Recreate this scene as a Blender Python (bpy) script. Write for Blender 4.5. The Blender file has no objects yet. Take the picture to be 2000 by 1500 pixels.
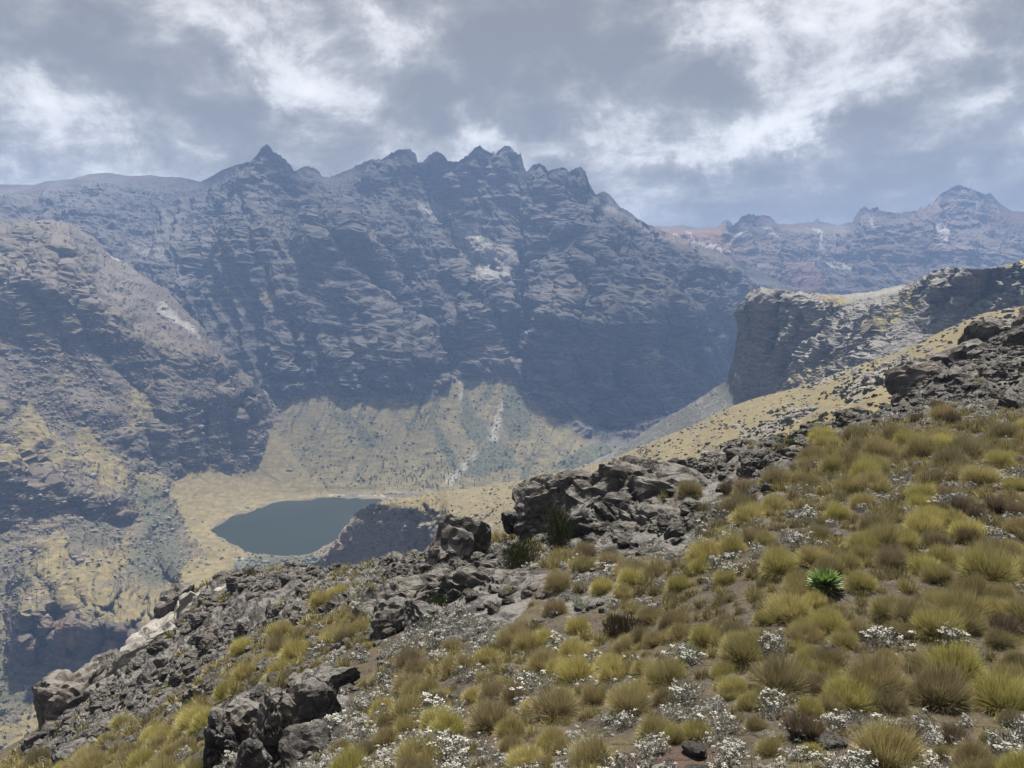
import bpy, bmesh, math, random
import numpy as np
from concurrent.futures import ThreadPoolExecutor
from mathutils import Vector, Matrix

R = math.radians
rng = np.random.default_rng(7)
random.seed(7)
scene = bpy.context.scene
COL = scene.collection

# ----------------------------------------------------------------- camera
PITCH = math.atan(150.0 / 1500.0)
CP, SP = math.cos(PITCH), math.sin(PITCH)
cam_d = bpy.data.cameras.new('camera')
cam_d.lens = 27.0
cam_d.sensor_width = 36.0
cam_d.clip_start = 0.1
cam_d.clip_end = 30000
cam = bpy.data.objects.new('camera', cam_d)
COL.objects.link(cam)
cam.location = (0, 0, 0)
cam.rotation_euler = (math.pi / 2 - PITCH, 0, 0)
scene.camera = cam

# ----------------------------------------------------------------- light, exposure
SUN_AZ = R(9)          # to the right of the view direction (+Y)
SUN_EL = R(70)
HAZE = 1.8e-4
scene.view_settings.view_transform = 'Standard'
scene.view_settings.look = 'None'
scene.view_settings.exposure = 0.95
scene.view_settings.gamma = 1.0
scene.view_settings.use_curve_mapping = False
scene.cycles.use_adaptive_sampling = True
scene.cycles.adaptive_threshold = 0.02
scene.cycles.max_bounces = 5
scene.cycles.diffuse_bounces = 2
scene.cycles.glossy_bounces = 2
scene.cycles.transmission_bounces = 3
scene.cycles.volume_bounces = 0
scene.cycles.transparent_max_bounces = 16
scene.cycles.use_denoising = True

sun_d = bpy.data.lights.new('sun', 'SUN')
sun_d.energy = 5.0
sun_d.angle = R(4.0)
sun_d.color = (1.0, 0.94, 0.84)
sun = bpy.data.objects.new('sun', sun_d)
COL.objects.link(sun)
sd = Vector((math.sin(SUN_AZ) * math.cos(SUN_EL), math.cos(SUN_AZ) * math.cos(SUN_EL), math.sin(SUN_EL)))
sun.rotation_euler = sd.to_track_quat('Z', 'Y').to_euler()


def ray(px, py):
    cx = (np.asarray(px, float) - 1000) / 1500
    cy = (750 - np.asarray(py, float)) / 1500
    return cx, CP + cy * SP, -SP + cy * CP


def at(px, py, Y):
    dx, dy, dz = ray(px, py)
    k = np.asarray(Y, float) / dy
    return np.stack([dx * k, dy * k, dz * k], -1)


def project(P):
    x, y, z = P[..., 0], P[..., 1], P[..., 2]
    dep = y * CP - z * SP
    up = y * SP + z * CP
    return 1000 + 1500 * x / dep, 750 - 1500 * up / dep


class NT:
    """small helper to write node trees"""
    def __init__(self, tree):
        self.t = tree
        self.t.nodes.clear()

    def n(self, typ, ins=None, **props):
        nd = self.t.nodes.new(typ)
        for k, v in props.items():
            setattr(nd, k, v)
        for k, v in (ins or {}).items():
            s = nd.inputs[k]
            if isinstance(v, bpy.types.NodeSocket):
                self.t.links.new(v, s)
            else:
                s.default_value = v
        return nd

    def math(self, op, a, b=0.0, c=None, clamp=False):
        ins = {0: a, 1: b}
        if c is not None:
            ins[2] = c
        return self.n('ShaderNodeMath', ins, operation=op, use_clamp=clamp).outputs[0]

    def vmath(self, op, a, b=None, scale=None):
        ins = {0: a}
        if b is not None:
            ins[1] = b
        if scale is not None:
            ins['Scale'] = scale
        nd = self.n('ShaderNodeVectorMath', ins, operation=op)
        return nd.outputs['Value'] if op in ('DOT_PRODUCT', 'LENGTH') else nd.outputs[0]

    def mix(self, f, a, b):
        def c4(v):
            return tuple(v) + (1.0,) if isinstance(v, (tuple, list)) and len(v) == 3 else v
        nd = self.n('ShaderNodeMix', data_type='RGBA')
        for key, v in ((0, f), (6, c4(a)), (7, c4(b))):
            s = nd.inputs[key]
            if isinstance(v, bpy.types.NodeSocket):
                self.t.links.new(v, s)
            else:
                s.default_value = v
        return nd.outputs[2]

    def ss(self, v, lo, hi, a=0.0, b=1.0):
        return self.n('ShaderNodeMapRange', {'Value': v, 'From Min': lo, 'From Max': hi, 'To Min': a, 'To Max': b},
                      interpolation_type='SMOOTHSTEP').outputs[0]

    def noise(self, vec, scale, detail=4.0, rough=0.55, dist=0.0):
        nd = self.n('ShaderNodeTexNoise', {'Vector': vec, 'Scale': scale, 'Detail': detail, 'Roughness': rough, 'Distortion': dist})
        return nd

    def attr(self, name):
        return self.n('ShaderNodeAttribute', attribute_name=name).outputs['Fac']


# ----------------------------------------------------------------- sky: Nishita behind a broken cloud deck
world = bpy.data.worlds.new('World')
scene.world = world
world.use_nodes = True
world.cycles.sampling_method = 'MANUAL'
world.cycles.sample_map_resolution = 512
w = NT(world.node_tree)
tc = w.n('ShaderNodeTexCoord')
d = w.vmath('NORMALIZE', tc.outputs['Generated'])
sky = w.n('ShaderNodeTexSky', sky_type='NISHITA', sun_disc=False, sun_elevation=SUN_EL, sun_rotation=SUN_AZ,
          altitude=4000.0, air_density=1.0, dust_density=1.2)
sep = w.n('ShaderNodeSeparateXYZ', {0: d})
den = w.math('ADD', w.math('MAXIMUM', sep.outputs[2], 0.0), 0.22)
flat = w.vmath('DIVIDE', d, w.n('ShaderNodeCombineXYZ', {0: den, 1: den, 2: den}).outputs[0])
flat = w.vmath('MULTIPLY', flat, (1.0, 1.0, 0.25))
big = w.noise(flat, 1.5, 7.0, 0.56, 0.35).outputs['Fac']
fine = w.noise(flat, 4.2, 8.0, 0.6, 0.5).outputs['Fac']
wn = w.noise(d, 6.0, 7.0, 0.65, 0.3)
warp = w.vmath('SCALE', w.vmath('SUBTRACT', wn.outputs['Color'], (0.5, 0.5, 0.5)), scale=0.20)
wn2 = w.noise(d, 19.0, 5.0, 0.6, 0.2)
warp = w.vmath('ADD', warp, w.vmath('SCALE', w.vmath('SUBTRACT', wn2.outputs['Color'], (0.5, 0.5, 0.5)), scale=0.075))
dw = w.vmath('ADD', d, warp)
L = w.math('ADD', w.math('MULTIPLY', w.math('SUBTRACT', big, 0.5), 1.35), w.math('MULTIPLY', w.math('SUBTRACT', fine, 0.5), 1.0))
mott = w.noise(w.vmath('MULTIPLY', d, (1.0, 1.0, 1.25)), 8.5, 10.0, 0.66, 0.35).outputs['Fac']
L = w.math('ADD', L, w.math('MULTIPLY_ADD', w.math('SUBTRACT', mott, 0.5), 1.75, 0.325))
# thin places and thick places of the deck: (px, py, half-width, half-height, tilt deg, amount)
BLOBS = [(60, 260, 150, 90, 0, -.20), (1860, 40, 160, 70, 0, -.20), (1230, 240, 120, 60, 0, .12), (700, 180, 60, 40, 0, .2), (330, 110, 70, 30, -20, .22),
         (75, 170, 90, 50, -40, .22), (130, 245, 110, 48, -40, .26), (70, 330, 140, 30, 0, .40), (1530, 110, 110, 110, -50, .62),
         (1380, 30, 150, 60, 0, .42), (1900, 120, 140, 32, 15, .40), (1470, 285, 130, 24, 12, .52), (1600, 205, 55, 60, 40, .36),
         (950, 255, 70, 36, -20, .52), (1080, 285, 90, 32, 0, .42), (640, 282, 75, 24, 10, .42), (590, 150, 42, 60, 0, .36),
         (800, 70, 80, 60, -50, .42), (480, 60, 60, 70, -30, .36), (1700, 60, 120, 60, 20, .30), (1310, 300, 160, 40, 0, .16),
         (1850, 330, 120, 30, 0, .16), (300, 300, 120, 60, -20, .20),
         (1330, 140, 190, 80, -15, -.34), (1780, 250, 210, 60, 10, -.30), (870, 190, 110, 80, 20, -.30), (420, 180, 150, 70, -20, -.24),
         (1130, 60, 120, 80, 0, -.26), (230, 60, 190, 60, -15, -.26), (430, 300, 140, 60, 0, -.20), (1550, 390, 250, 50, 0, -.14)]
for (bx, by, bw, bh, tilt, amt) in BLOBS:
    c = Vector([float(v) for v in ray(bx, by)]).normalized()
    e1 = Vector((c.y, -c.x, 0)).normalized()
    e2 = c.cross(e1) * -1
    t = R(tilt)
    f1 = e1 * math.cos(t) + e2 * math.sin(t)
    f2 = -e1 * math.sin(t) + e2 * math.cos(t)
    m = Matrix((f1, f2, f1.cross(f2))).transposed()
    mp = w.n('ShaderNodeMapping', {'Vector': dw, 'Location': c, 'Rotation': m.to_euler(), 'Scale': (bw / 1500, bh / 1500, 0.5)}, vector_type='TEXTURE')
    ln = w.vmath('LENGTH', mp.outputs[0])
    g = w.math('POWER', 2.718, w.math('MULTIPLY', w.math('MULTIPLY', ln, ln), -0.8))
    L = w.math('MULTIPLY_ADD', g, amt * (0.8 if amt > 0 else 1.0), L)
L = w.math('ADD', w.math('MULTIPLY', L, 0.65), w.math('MULTIPLY', w.ss(L, 0.12, 0.8), 0.35))
ramp = w.n('ShaderNodeValToRGB', {0: L})
els = ramp.color_ramp.elements
els[0].position, els[0].color = 0.0, (0.25, 0.238, 0.220, 1)
els[1].position, els[1].color = 1.0, (1.02, 1.0, 0.97, 1)
for pos, colr in ((0.22, (0.345, 0.330, 0.305, 1)), (0.45, (0.475, 0.458, 0.43, 1)), (0.74, (0.76, 0.74, 0.71, 1))):
    e = els.new(pos)
    e.color = colr
cl = w.vmath('SCALE', ramp.outputs[0], scale=5.5)
mixc = w.mix(0.94, sky.outputs[0], cl)
bg = w.n('ShaderNodeBackground', {'Color': mixc, 'Strength': 0.1})
out = w.n('ShaderNodeOutputWorld', {'Surface': bg.outputs[0]})

# ----------------------------------------------------------------- numpy noise
_prm = np.random.default_rng(3).permutation(256).astype(np.int32)
PERM = np.concatenate([_prm, _prm, _prm])
_g = np.random.default_rng(4).normal(size=(256, 3))
GRAD = (_g / np.linalg.norm(_g, axis=1)[:, None]).astype(np.float32)


def _perlin(P):
    I = np.floor(P)
    F = P - I
    I = I.astype(np.int32) & 255
    U = F * F * F * (F * (F * 6 - 15) + 10)
    res = 0
    for dx in (0, 1):
        a = PERM[I[..., 0] + dx]
        wx = U[..., 0] if dx else 1 - U[..., 0]
        for dy in (0, 1):
            b = PERM[a + I[..., 1] + dy]
            wy = U[..., 1] if dy else 1 - U[..., 1]
            for dz in (0, 1):
                h = PERM[b + I[..., 2] + dz]
                g = GRAD[h]
                dd = g[..., 0] * (F[..., 0] - dx) + g[..., 1] * (F[..., 1] - dy) + g[..., 2] * (F[..., 2] - dz)
                res = res + dd * wx * wy * (U[..., 2] if dz else 1 - U[..., 2])
    return res * 1.5


POOL = ThreadPoolExecutor(4)


def perlin(P):
    P = np.asarray(P, np.float32)
    if P.size < 30000:
        return _perlin(P)
    return np.concatenate(list(POOL.map(_perlin, np.array_split(P, 12))), 0)


def fbm(P, octaves=4, gain=0.5, lac=2.03, ridged=False):
    P = np.asarray(P, np.float32)
    s, amp, tot = 0, 1.0, 0.0
    for o in range(octaves):
        v = perlin(P + 17.3 * o)
        if ridged:
            v = 1 - 2 * np.abs(v)
        s = s + amp * v
        tot += amp
        amp *= gain
        P = P * lac
    return s / tot


def worley(P, jitter=0.9, ids=False):
    """F1, F2 of a 3-D cell pattern"""
    P = np.asarray(P, np.float32)
    I = np.floor(P).astype(np.int32)
    f1 = np.full(P.shape[:-1], 9.0, np.float32)
    f2 = f1.copy()
    cid = np.zeros(f1.shape, np.int32)
    for dx in (-1, 0, 1):
        for dy in (-1, 0, 1):
            for dz in (-1, 0, 1):
                J = I + np.array([dx, dy, dz])
                h = PERM[PERM[PERM[J[..., 0] & 255] + (J[..., 1] & 255)] + (J[..., 2] & 255)]
                q = J + 0.5 + jitter * 0.5 * GRAD[h]
                dd = np.linalg.norm(P - q, axis=-1)
                near_ = dd < f1
                cid = np.where(near_, h, cid)
                f2 = np.minimum(f2, np.maximum(f1, dd))
                f1 = np.minimum(f1, dd)
    return (f1, f2, cid) if ids else (f1, f2)


def sstep(x, a, b):
    t = np.clip((x - a) / (b - a), 0, 1)
    return t * t * (3 - 2 * t)


def pl(px, pts):
    pts = np.asarray(pts, float)
    return np.interp(px, pts[:, 0], pts[:, 1])


def tps(ctrl, smooth=1e-4, sx=400.0, sy=400.0):
    """thin-plate interpolation of (a, b) -> v"""
    C = np.asarray(ctrl, float)
    A = C[:, :2] / (sx, sy)
    v = C[:, 2]
    n = len(A)
    def U(r2):
        return 0.5 * r2 * np.log(r2 + 1e-12)
    K = U(((A[:, None] - A[None]) ** 2).sum(-1)) + smooth * np.eye(n)
    Pm = np.hstack([np.ones((n, 1)), A])
    M = np.zeros((n + 3, n + 3))
    M[:n, :n] = K
    M[:n, n:] = Pm
    M[n:, :n] = Pm.T
    wts = np.linalg.solve(M, np.concatenate([v, np.zeros(3)]))

    def f(a, b):
        a = np.asarray(a, np.float32) / np.float32(sx)
        b = np.asarray(b, np.float32) / np.float32(sy)
        r = wts[n] + wts[n + 1] * a.astype(float) + wts[n + 2] * b
        for i in range(n):
            r2 = (a - np.float32(A[i, 0])) ** 2 + (b - np.float32(A[i, 1])) ** 2
            r += (0.5 * wts[i]) * (r2 * np.log(r2 + np.float32(1e-12)))
        return r
    return f


def seg_dist(px, py, pts):
    """distance to a polyline, signed side and running parameter"""
    pts = np.asarray(pts, float)
    best = np.full(px.shape, 1e9)
    side = np.zeros(px.shape)
    par = np.zeros(px.shape)
    for i in range(len(pts) - 1):
        a, b = pts[i], pts[i + 1]
        ab = b - a
        l2 = ab @ ab
        t = np.clip(((px - a[0]) * ab[0] + (py - a[1]) * ab[1]) / l2, 0, 1)
        dx, dy = px - a[0] - t * ab[0], py - a[1] - t * ab[1]
        dd = np.hypot(dx, dy)
        m = dd < best
        best = np.where(m, dd, best)
        side = np.where(m, np.sign(ab[0] * dy - ab[1] * dx), side)
        par = np.where(m, (i + t) / (len(pts) - 1), par)
    return best, side, par


def inside(px, py, poly):
    poly = np.asarray(poly, float)
    c = np.zeros(px.shape, bool)
    j = len(poly) - 1
    for i in range(len(poly)):
        xi, yi = poly[i]
        xj, yj = poly[j]
        if yi != yj:
            c ^= ((yi > py) != (yj > py)) & (px < (xj - xi) * (py - yi) / (yj - yi) + xi)
        j = i
    return c


def pmask(px, py, poly, soft=10.0):
    """1 inside the polygon, fading over soft"""
    ins = inside(px, py, poly)
    dd, _, _ = seg_dist(px, py, list(poly) + [poly[0]])
    sg = np.where(ins, dd, -dd)
    return sstep(sg, -soft, soft)


# ----------------------------------------------------------------- mesh helpers
def make_mesh(name, V, F, mats=(), smooth=False, attrs=None, mat_idx=None):
    """V (n,3); F list of index arrays (m,3)/(m,4)"""
    V = np.asarray(V, np.float32).reshape(-1, 3)
    if not isinstance(F, (list, tuple)):
        F = [F]
    F = [np.asarray(f, np.int32) for f in F if len(f)]
    me = bpy.data.meshes.new(name)
    loops = np.concatenate([f.ravel() for f in F])
    tot = np.concatenate([np.full(len(f), f.shape[1], np.int32) for f in F])
    st = np.concatenate([[0], np.cumsum(tot)[:-1]]).astype(np.int32)
    me.vertices.add(len(V))
    me.vertices.foreach_set('co', V.ravel())
    me.loops.add(len(loops))
    me.loops.foreach_set('vertex_index', loops)
    me.polygons.add(len(tot))
    me.polygons.foreach_set('loop_start', st)
    me.polygons.foreach_set('loop_total', tot)
    for m in mats:
        me.materials.append(m)
    if mat_idx is not None:
        me.polygons.foreach_set('material_index', np.asarray(mat_idx, np.int32))
    for k, v in (attrs or {}).items():
        a = me.attributes.new(k, 'FLOAT', 'POINT')
        a.data.foreach_set('value', np.asarray(v, np.float32).ravel())
    me.update(calc_edges=True)
    me.polygons.foreach_set('use_smooth', np.full(len(tot), smooth, bool))
    return me


def link(name, me, parent=None, loc=None, kind=None, label=None, cat=None, group=None):
    o = bpy.data.objects.new(name, me)
    COL.objects.link(o)
    if parent is not None:
        o.parent = parent
    if loc is not None:
        o.location = loc
    if kind:
        o['kind'] = kind
    if label:
        o['label'] = label
    if cat:
        o['category'] = cat
    if group:
        o['group'] = group
    return o


def grid_faces(nr, nc):
    i = np.arange(nr - 1)[:, None] * nc + np.arange(nc - 1)[None]
    i = i.ravel()
    return np.stack([i, i + nc, i + nc + 1, i + 1], -1)


def grid_normals(P):
    du = np.gradient(P, axis=1)
    dv = np.gradient(P, axis=0)
    n = np.cross(dv, du)
    n /= np.linalg.norm(n, axis=-1, keepdims=True) + 1e-9
    return n


# ----------------------------------------------------------------- materials
def new_mat(name):
    m = bpy.data.materials.new(name)
    m.use_nodes = True
    return m, NT(m.node_tree)


def finish(t, color, rough=0.95, bump=None, bstr=0.5, bdist=0.1, spec=0.15):
    b = t.n('ShaderNodeBsdfPrincipled', {'Base Color': color, 'Roughness': rough, 'Specular IOR Level': spec})
    if bump is not None:
        nd = t.n('ShaderNodeBump', {'Height': bump, 'Strength': bstr, 'Distance': bdist})
        t.t.links.new(nd.outputs[0], b.inputs['Normal'])
    t.n('ShaderNodeOutputMaterial', {'Surface': b.outputs[0]})
    return b


def terrain_mat(name, rock_a, rock_b, ledge, grass_a=(0.17, 0.148, 0.08), grass_b=(0.275, 0.235, 0.125), s=1.0, ledge_lo=0.5, ledge_hi=0.8,
                grass_speck=0.35):
    """rock, debris on ledges, grass, scree and scrub; s = size of the smallest speckle in metres"""
    m, t = new_mat(name)
    geo = t.n('ShaderNodeNewGeometry')
    pos = geo.outputs['Position']
    nz = t.n('ShaderNodeSeparateXYZ', {0: geo.outputs['Normal']}).outputs[2]
    stretch = t.vmath('MULTIPLY', pos, (0.7, 0.7, 2.6))
    n_big = t.noise(pos, 0.012 / s, 4, 0.6).outputs['Fac']
    n_mid = t.noise(stretch, 0.07 / s, 6, 0.65).outputs['Fac']
    n_fin = t.noise(stretch, 0.33 / s, 4, 0.7).outputs['Fac']
    vo = t.n('ShaderNodeTexVoronoi', {'Vector': pos, 'Scale': 0.16 / s, 'Randomness': 1.0})
    rock = t.mix(t.ss(n_mid, 0.35, 0.66), rock_a, rock_b)
    rock = t.mix(t.math('MULTIPLY', t.ss(n_fin, 0.52, 0.75), 0.45), rock, ledge)
    rock = t.mix(t.math('MULTIPLY', t.ss(n_big, 0.48, 0.68), 0.35), rock, (0.13, 0.10, 0.085))
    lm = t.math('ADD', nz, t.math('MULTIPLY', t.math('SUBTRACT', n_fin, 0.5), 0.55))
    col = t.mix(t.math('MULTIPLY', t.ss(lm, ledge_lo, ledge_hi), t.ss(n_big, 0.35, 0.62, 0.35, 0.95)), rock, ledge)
    red = t.mix(n_mid, (0.16, 0.075, 0.05), (0.27, 0.145, 0.095))
    col = t.mix(t.math('MULTIPLY', t.ss(t.math('ADD', t.attr('red'), t.math('MULTIPLY', t.math('SUBTRACT', n_mid, 0.5), 0.8)), 0.3, 0.7), 0.55), col, red)
    gcol = t.mix(t.ss(n_mid, 0.35, 0.65), grass_a, grass_b)
    stv = t.noise(t.vmath('MULTIPLY', pos, (1.0, 0.16, 0.16)), 0.10 / s, 5, 0.65).outputs['Fac']
    gcol = t.mix(t.math('MULTIPLY', t.ss(stv, 0.45, 0.65), 0.55), gcol, (0.125, 0.112, 0.07))
    gcol = t.mix(t.math('MULTIPLY', t.ss(n_fin, 0.52, 0.7), grass_speck), gcol, (0.12, 0.115, 0.075))
    gm = t.math('ADD', t.attr('grass'), t.math('MULTIPLY', t.math('SUBTRACT', n_mid, 0.5), 1.0))
    gm = t.math('ADD', gm, t.math('MULTIPLY', t.math('SUBTRACT', n_fin, 0.5), 0.5))
    gm = t.math('MULTIPLY', t.ss(gm, 0.38, 0.62), t.ss(nz, 0.3, 0.55))
    col = t.mix(gm, col, gcol)
    scol = t.mix(t.ss(n_fin, 0.3, 0.7), (0.215, 0.203, 0.188), (0.40, 0.378, 0.345))
    sm = t.ss(t.math('ADD', t.attr('scree'), t.math('MULTIPLY', t.math('SUBTRACT', n_fin, 0.5), 0.7)), 0.3, 0.7)
    col = t.mix(sm, col, scol)
    bcol = t.mix(t.ss(vo.outputs['Distance'], 0.2, 0.7), (0.045, 0.055, 0.035), (0.10, 0.105, 0.075))
    bm = t.ss(t.math('ADD', t.attr('scrub'), t.math('MULTIPLY', t.math('SUBTRACT', n_mid, 0.5), 0.9)), 0.35, 0.65)
    col = t.mix(t.math('MULTIPLY', bm, 0.85), col, bcol)
    h = t.math('ADD', t.math('MULTIPLY', n_fin, 0.6), n_mid)
    finish(t, col, 0.97, h, 0.9, 3.0 * s, 0.08)
    return m


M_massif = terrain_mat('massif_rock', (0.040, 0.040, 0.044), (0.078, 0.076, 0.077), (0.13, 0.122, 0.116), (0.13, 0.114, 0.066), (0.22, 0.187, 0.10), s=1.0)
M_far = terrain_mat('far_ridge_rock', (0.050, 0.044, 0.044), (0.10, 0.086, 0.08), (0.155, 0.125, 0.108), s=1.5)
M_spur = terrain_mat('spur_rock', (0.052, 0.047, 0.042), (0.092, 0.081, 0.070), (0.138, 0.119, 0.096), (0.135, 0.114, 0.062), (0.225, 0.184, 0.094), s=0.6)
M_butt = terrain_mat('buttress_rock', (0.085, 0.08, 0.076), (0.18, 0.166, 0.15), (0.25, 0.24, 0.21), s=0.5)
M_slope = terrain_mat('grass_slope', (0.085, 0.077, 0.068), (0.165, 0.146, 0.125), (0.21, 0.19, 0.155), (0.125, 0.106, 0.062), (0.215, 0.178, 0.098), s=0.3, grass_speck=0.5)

m, t = new_mat('lake_water')
geo = t.n('ShaderNodeNewGeometry')
wv = t.noise(t.vmath('MULTIPLY', geo.outputs['Position'], (1.0, 0.6, 1.0)), 0.55, 5, 0.65).outputs['Fac']
wb = t.noise(geo.outputs['Position'], 0.012, 3, 0.5).outputs['Fac']
b = finish(t, t.mix(wb, (0.009, 0.015, 0.010), (0.022, 0.032, 0.023)), 0.38, wv, 0.6, 0.4, 0.4)
b.inputs['IOR'].default_value = 1.33
M_water = m

# ----------------------------------------------------------------- the lake outline (on the water level) in picture columns
LAKE_Z = -300.0
LAKE = [(500, 986), (530, 979), (575, 974), (650, 970), (740, 972), (760, 985), (745, 1010), (715, 1035), (685, 1052), (655, 1062), (625, 1078), (590, 1086),
        (560, 1088), (520, 1085), (480, 1078), (450, 1066), (425, 1052), (410, 1038), (416, 1026), (440, 1010), (465, 998), (490, 992)]


def lake_Y(py):
    _, dy, dz = ray(0, py)
    return np.where(dz < -0.02, LAKE_Z * dy / np.minimum(dz, -0.02), 1e6)


def lake_fit(px, py, Y):
    """ground dips under the water inside the outline and stays above it outside"""
    ins = inside(px, py, LAKE)
    dd, _, _ = seg_dist(px, py, LAKE + [LAKE[0]])
    YL = lake_Y(py)
    near = sstep(dd, 22, 0) * (py > 930)
    out_ = (YL - 0.4 * dd) * near + np.where((py > 930) & (dd < 110) & (py < 1160), np.minimum(Y, YL - 6), Y) * (1 - near)
    return np.where(ins, YL + 0.6 * dd + 0.5, out_)


def warp_bands(px, py, bands, seed=0.0):
    """steepen cliff bands: (top line, bottom line, px from, px to, strength)"""
    q = py.copy()
    for k, (T, B, a, b_, stg) in enumerate(bands):
        crestal = len(T) > 20
        x0 = px[:1]
        jig = 14 * fbm(np.stack([x0 / 45, x0 * 0 + k * 3.1 + seed, x0 * 0], -1), 5, 0.7) * (0.0 if crestal else 1.0)
        t_, bt = pl(px, T) + jig, pl(px, B) + jig * 0.6
        brk = fbm(np.stack([px / 55, py / 90, py * 0 + 11.3 * k + seed], -1), 4, 0.6)
        win = sstep(px, a, a + 40) * sstep(px, b_, b_ - 40) * stg * (0.45 + 0.55 * sstep(brk, -0.25, 0.1))
        h = np.maximum(bt - t_, 1)
        up = 1.3 * h
        q += win * np.where(py >= bt, 0, np.where(py > t_, bt - py, np.clip(h * (1 - (t_ - py) / up), 0, None)))
    return q


def relief(P, px, py, big, strata, joints, bands=((38, 0.8), (15, 0.6)), fade=None, rock=None, fine=2.0, seed=0.0, ribs=0.0, shear=0.6):
    """adds buttresses, ledges and vertical joints to a lofted surface, in metres"""
    n = grid_normals(P)
    hn = n * (1, 1, 0.25)
    hn /= np.linalg.norm(hn, axis=-1, keepdims=True) + 1e-9
    f = 1.0 if fade is None else fade
    rk = 1.0 if rock is None else rock
    off = big * (fbm(P / 170 + seed, 4, 0.5) * 0.9 + 0.5 * (fbm(P / 90 + seed + 9, 3, 0.5, ridged=True) - 0.2)) * f
    if ribs:
        sx_ = P[..., 0] + shear * P[..., 2] + 25 * fbm(P / 110 + seed, 3)
        rb_ = fbm(np.stack([sx_ / 85, P[..., 1] / 400, P[..., 2] / 420], -1) + seed, 4, 0.55, lac=2.1, ridged=True)
        off = off + ribs * (rb_ - 0.25) * f
    Q = P + hn * off[..., None]
    z = Q[..., 2]
    wob = 34 * fbm(Q / 200 + 5 + seed, 3) + 0.05 * Q[..., 0]
    o2 = 0
    for bh, am in bands:
        ph = (z + wob + bh * 0.6 * fbm(Q * (0.35, 0.35, 1.0) / (bh * 1.6) + seed, 4, 0.6)) / bh
        fr = ph - np.floor(ph)
        saw = np.where(fr < 0.72, fr / 0.72, (1 - fr) / 0.28) - 0.5
        keep = sstep(fbm(Q * (0.4, 0.4, 1.5) / (bh * 2.2) + bh + seed, 4, 0.55), -0.3, 0.25)
        o2 = o2 + am * bh * saw * keep
    mid = fbm(Q * (1, 1, 0.38) / 55 + seed, 4, 0.5, ridged=True) - 0.25
    o2 = o2 + 0.5 * bands[0][0] * mid
    o3 = joints * (fbm(Q * (1 / 17, 1 / 17, 1 / 70) + seed, 4, 0.6, ridged=True) - 0.3) * (0.5 + sstep(fbm(Q / 120 + seed + 3, 2), -0.2, 0.3))
    o4 = fine * fbm(Q / 7 + seed, 3, 0.6)
    ff = 0.12 + 0.88 * f
    Q = Q + hn * ((o2 * strata + o3) * rk * ff)[..., None] + n * (o4 * (0.25 + 0.75 * rk) * ff)[..., None]
    return Q


def add_back(P, rows=5, run=60.0, drop=0.9):
    """rows behind the crest so that the ridge has a far side"""
    top = P[0]
    ext = []
    for k in range(rows, 0, -1):
        e = top.copy()
        dirn = top[:, :2] / np.linalg.norm(top[:, :2], axis=1, keepdims=True)
        e[:, :2] += dirn * run * (k - 0.7)
        e[:, 2] -= drop * run * (k - 0.3) * (0.9 + 0.1 * k)
        ext.append(e)
    return np.concatenate([np.stack(ext), P], 0)


def pad(A, rows=5):
    return np.concatenate([np.repeat(A[:1], rows, 0), A], 0)


ZR = [-420.0, 0.0]


def layer(name, label, P, mat, attrs, back=5, run=60.0, drop=0.9):
    Pb = add_back(P, back, run, drop) if back else P
    ZR[0], ZR[1] = min(ZR[0], float(Pb[..., 2].min())), max(ZR[1], float(Pb[..., 2].max()))
    at_ = {k: pad(np.broadcast_to(v, P.shape[:2]), back) if back else np.broadcast_to(v, P.shape[:2]) for k, v in attrs.items()}
    me = make_mesh(name, Pb, grid_faces(*Pb.shape[:2]), [mat], False, at_)
    return link(name, me, kind='structure', label=label)


def jiggle(px, py, amp=9.0, sc=26.0):
    Q = np.stack([px / sc, py / sc, px * 0], -1)
    return px + 1.5 * amp * fbm(Q + 3, 4, 0.65), py + 1.5 * amp * fbm(Q + 31, 4, 0.65)


# ----------------------------------------------------------------- the main massif
CREST = [(-260, 372), (-120, 368), (0, 361), (66, 361), (91, 355), (140, 350), (175, 341), (210, 338), (252, 344), (297, 343), (318, 346), (353, 347), (392, 354), (409, 347),
         (434, 333), (465, 322), (490, 315), (504, 301), (514, 289), (521, 287), (528, 290), (532, 298), (546, 304), (560, 316), (570, 325), (574, 332), (581, 330), (598, 326),
         (612, 330), (623, 336), (630, 344), (644, 345), (665, 339), (686, 330), (695, 325), (727, 313), (748, 311), (758, 304), (779, 295), (800, 294), (811, 301), (816, 315),
         (825, 316), (835, 306), (853, 299), (867, 304), (874, 315), (895, 314), (916, 302), (930, 291), (937, 288), (947, 294), (960, 299), (965, 295), (968, 300), (974, 294),
         (986, 288), (996, 289), (1003, 297), (1012, 304), (1017, 302), (1024, 325), (1028, 331), (1042, 323), (1052, 321), (1065, 327), (1070, 334), (1084, 331), (1101, 329),
         (1112, 336), (1122, 332), (1133, 330), (1143, 339), (1150, 355), (1161, 374), (1168, 378), (1175, 375), (1189, 380), (1199, 393), (1210, 404), (1227, 413), (1245, 428),
         (1266, 440), (1300, 454), (1350, 474), (1400, 492), (1460, 520), (1520, 550), (1600, 595), (1700, 640)]
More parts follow.
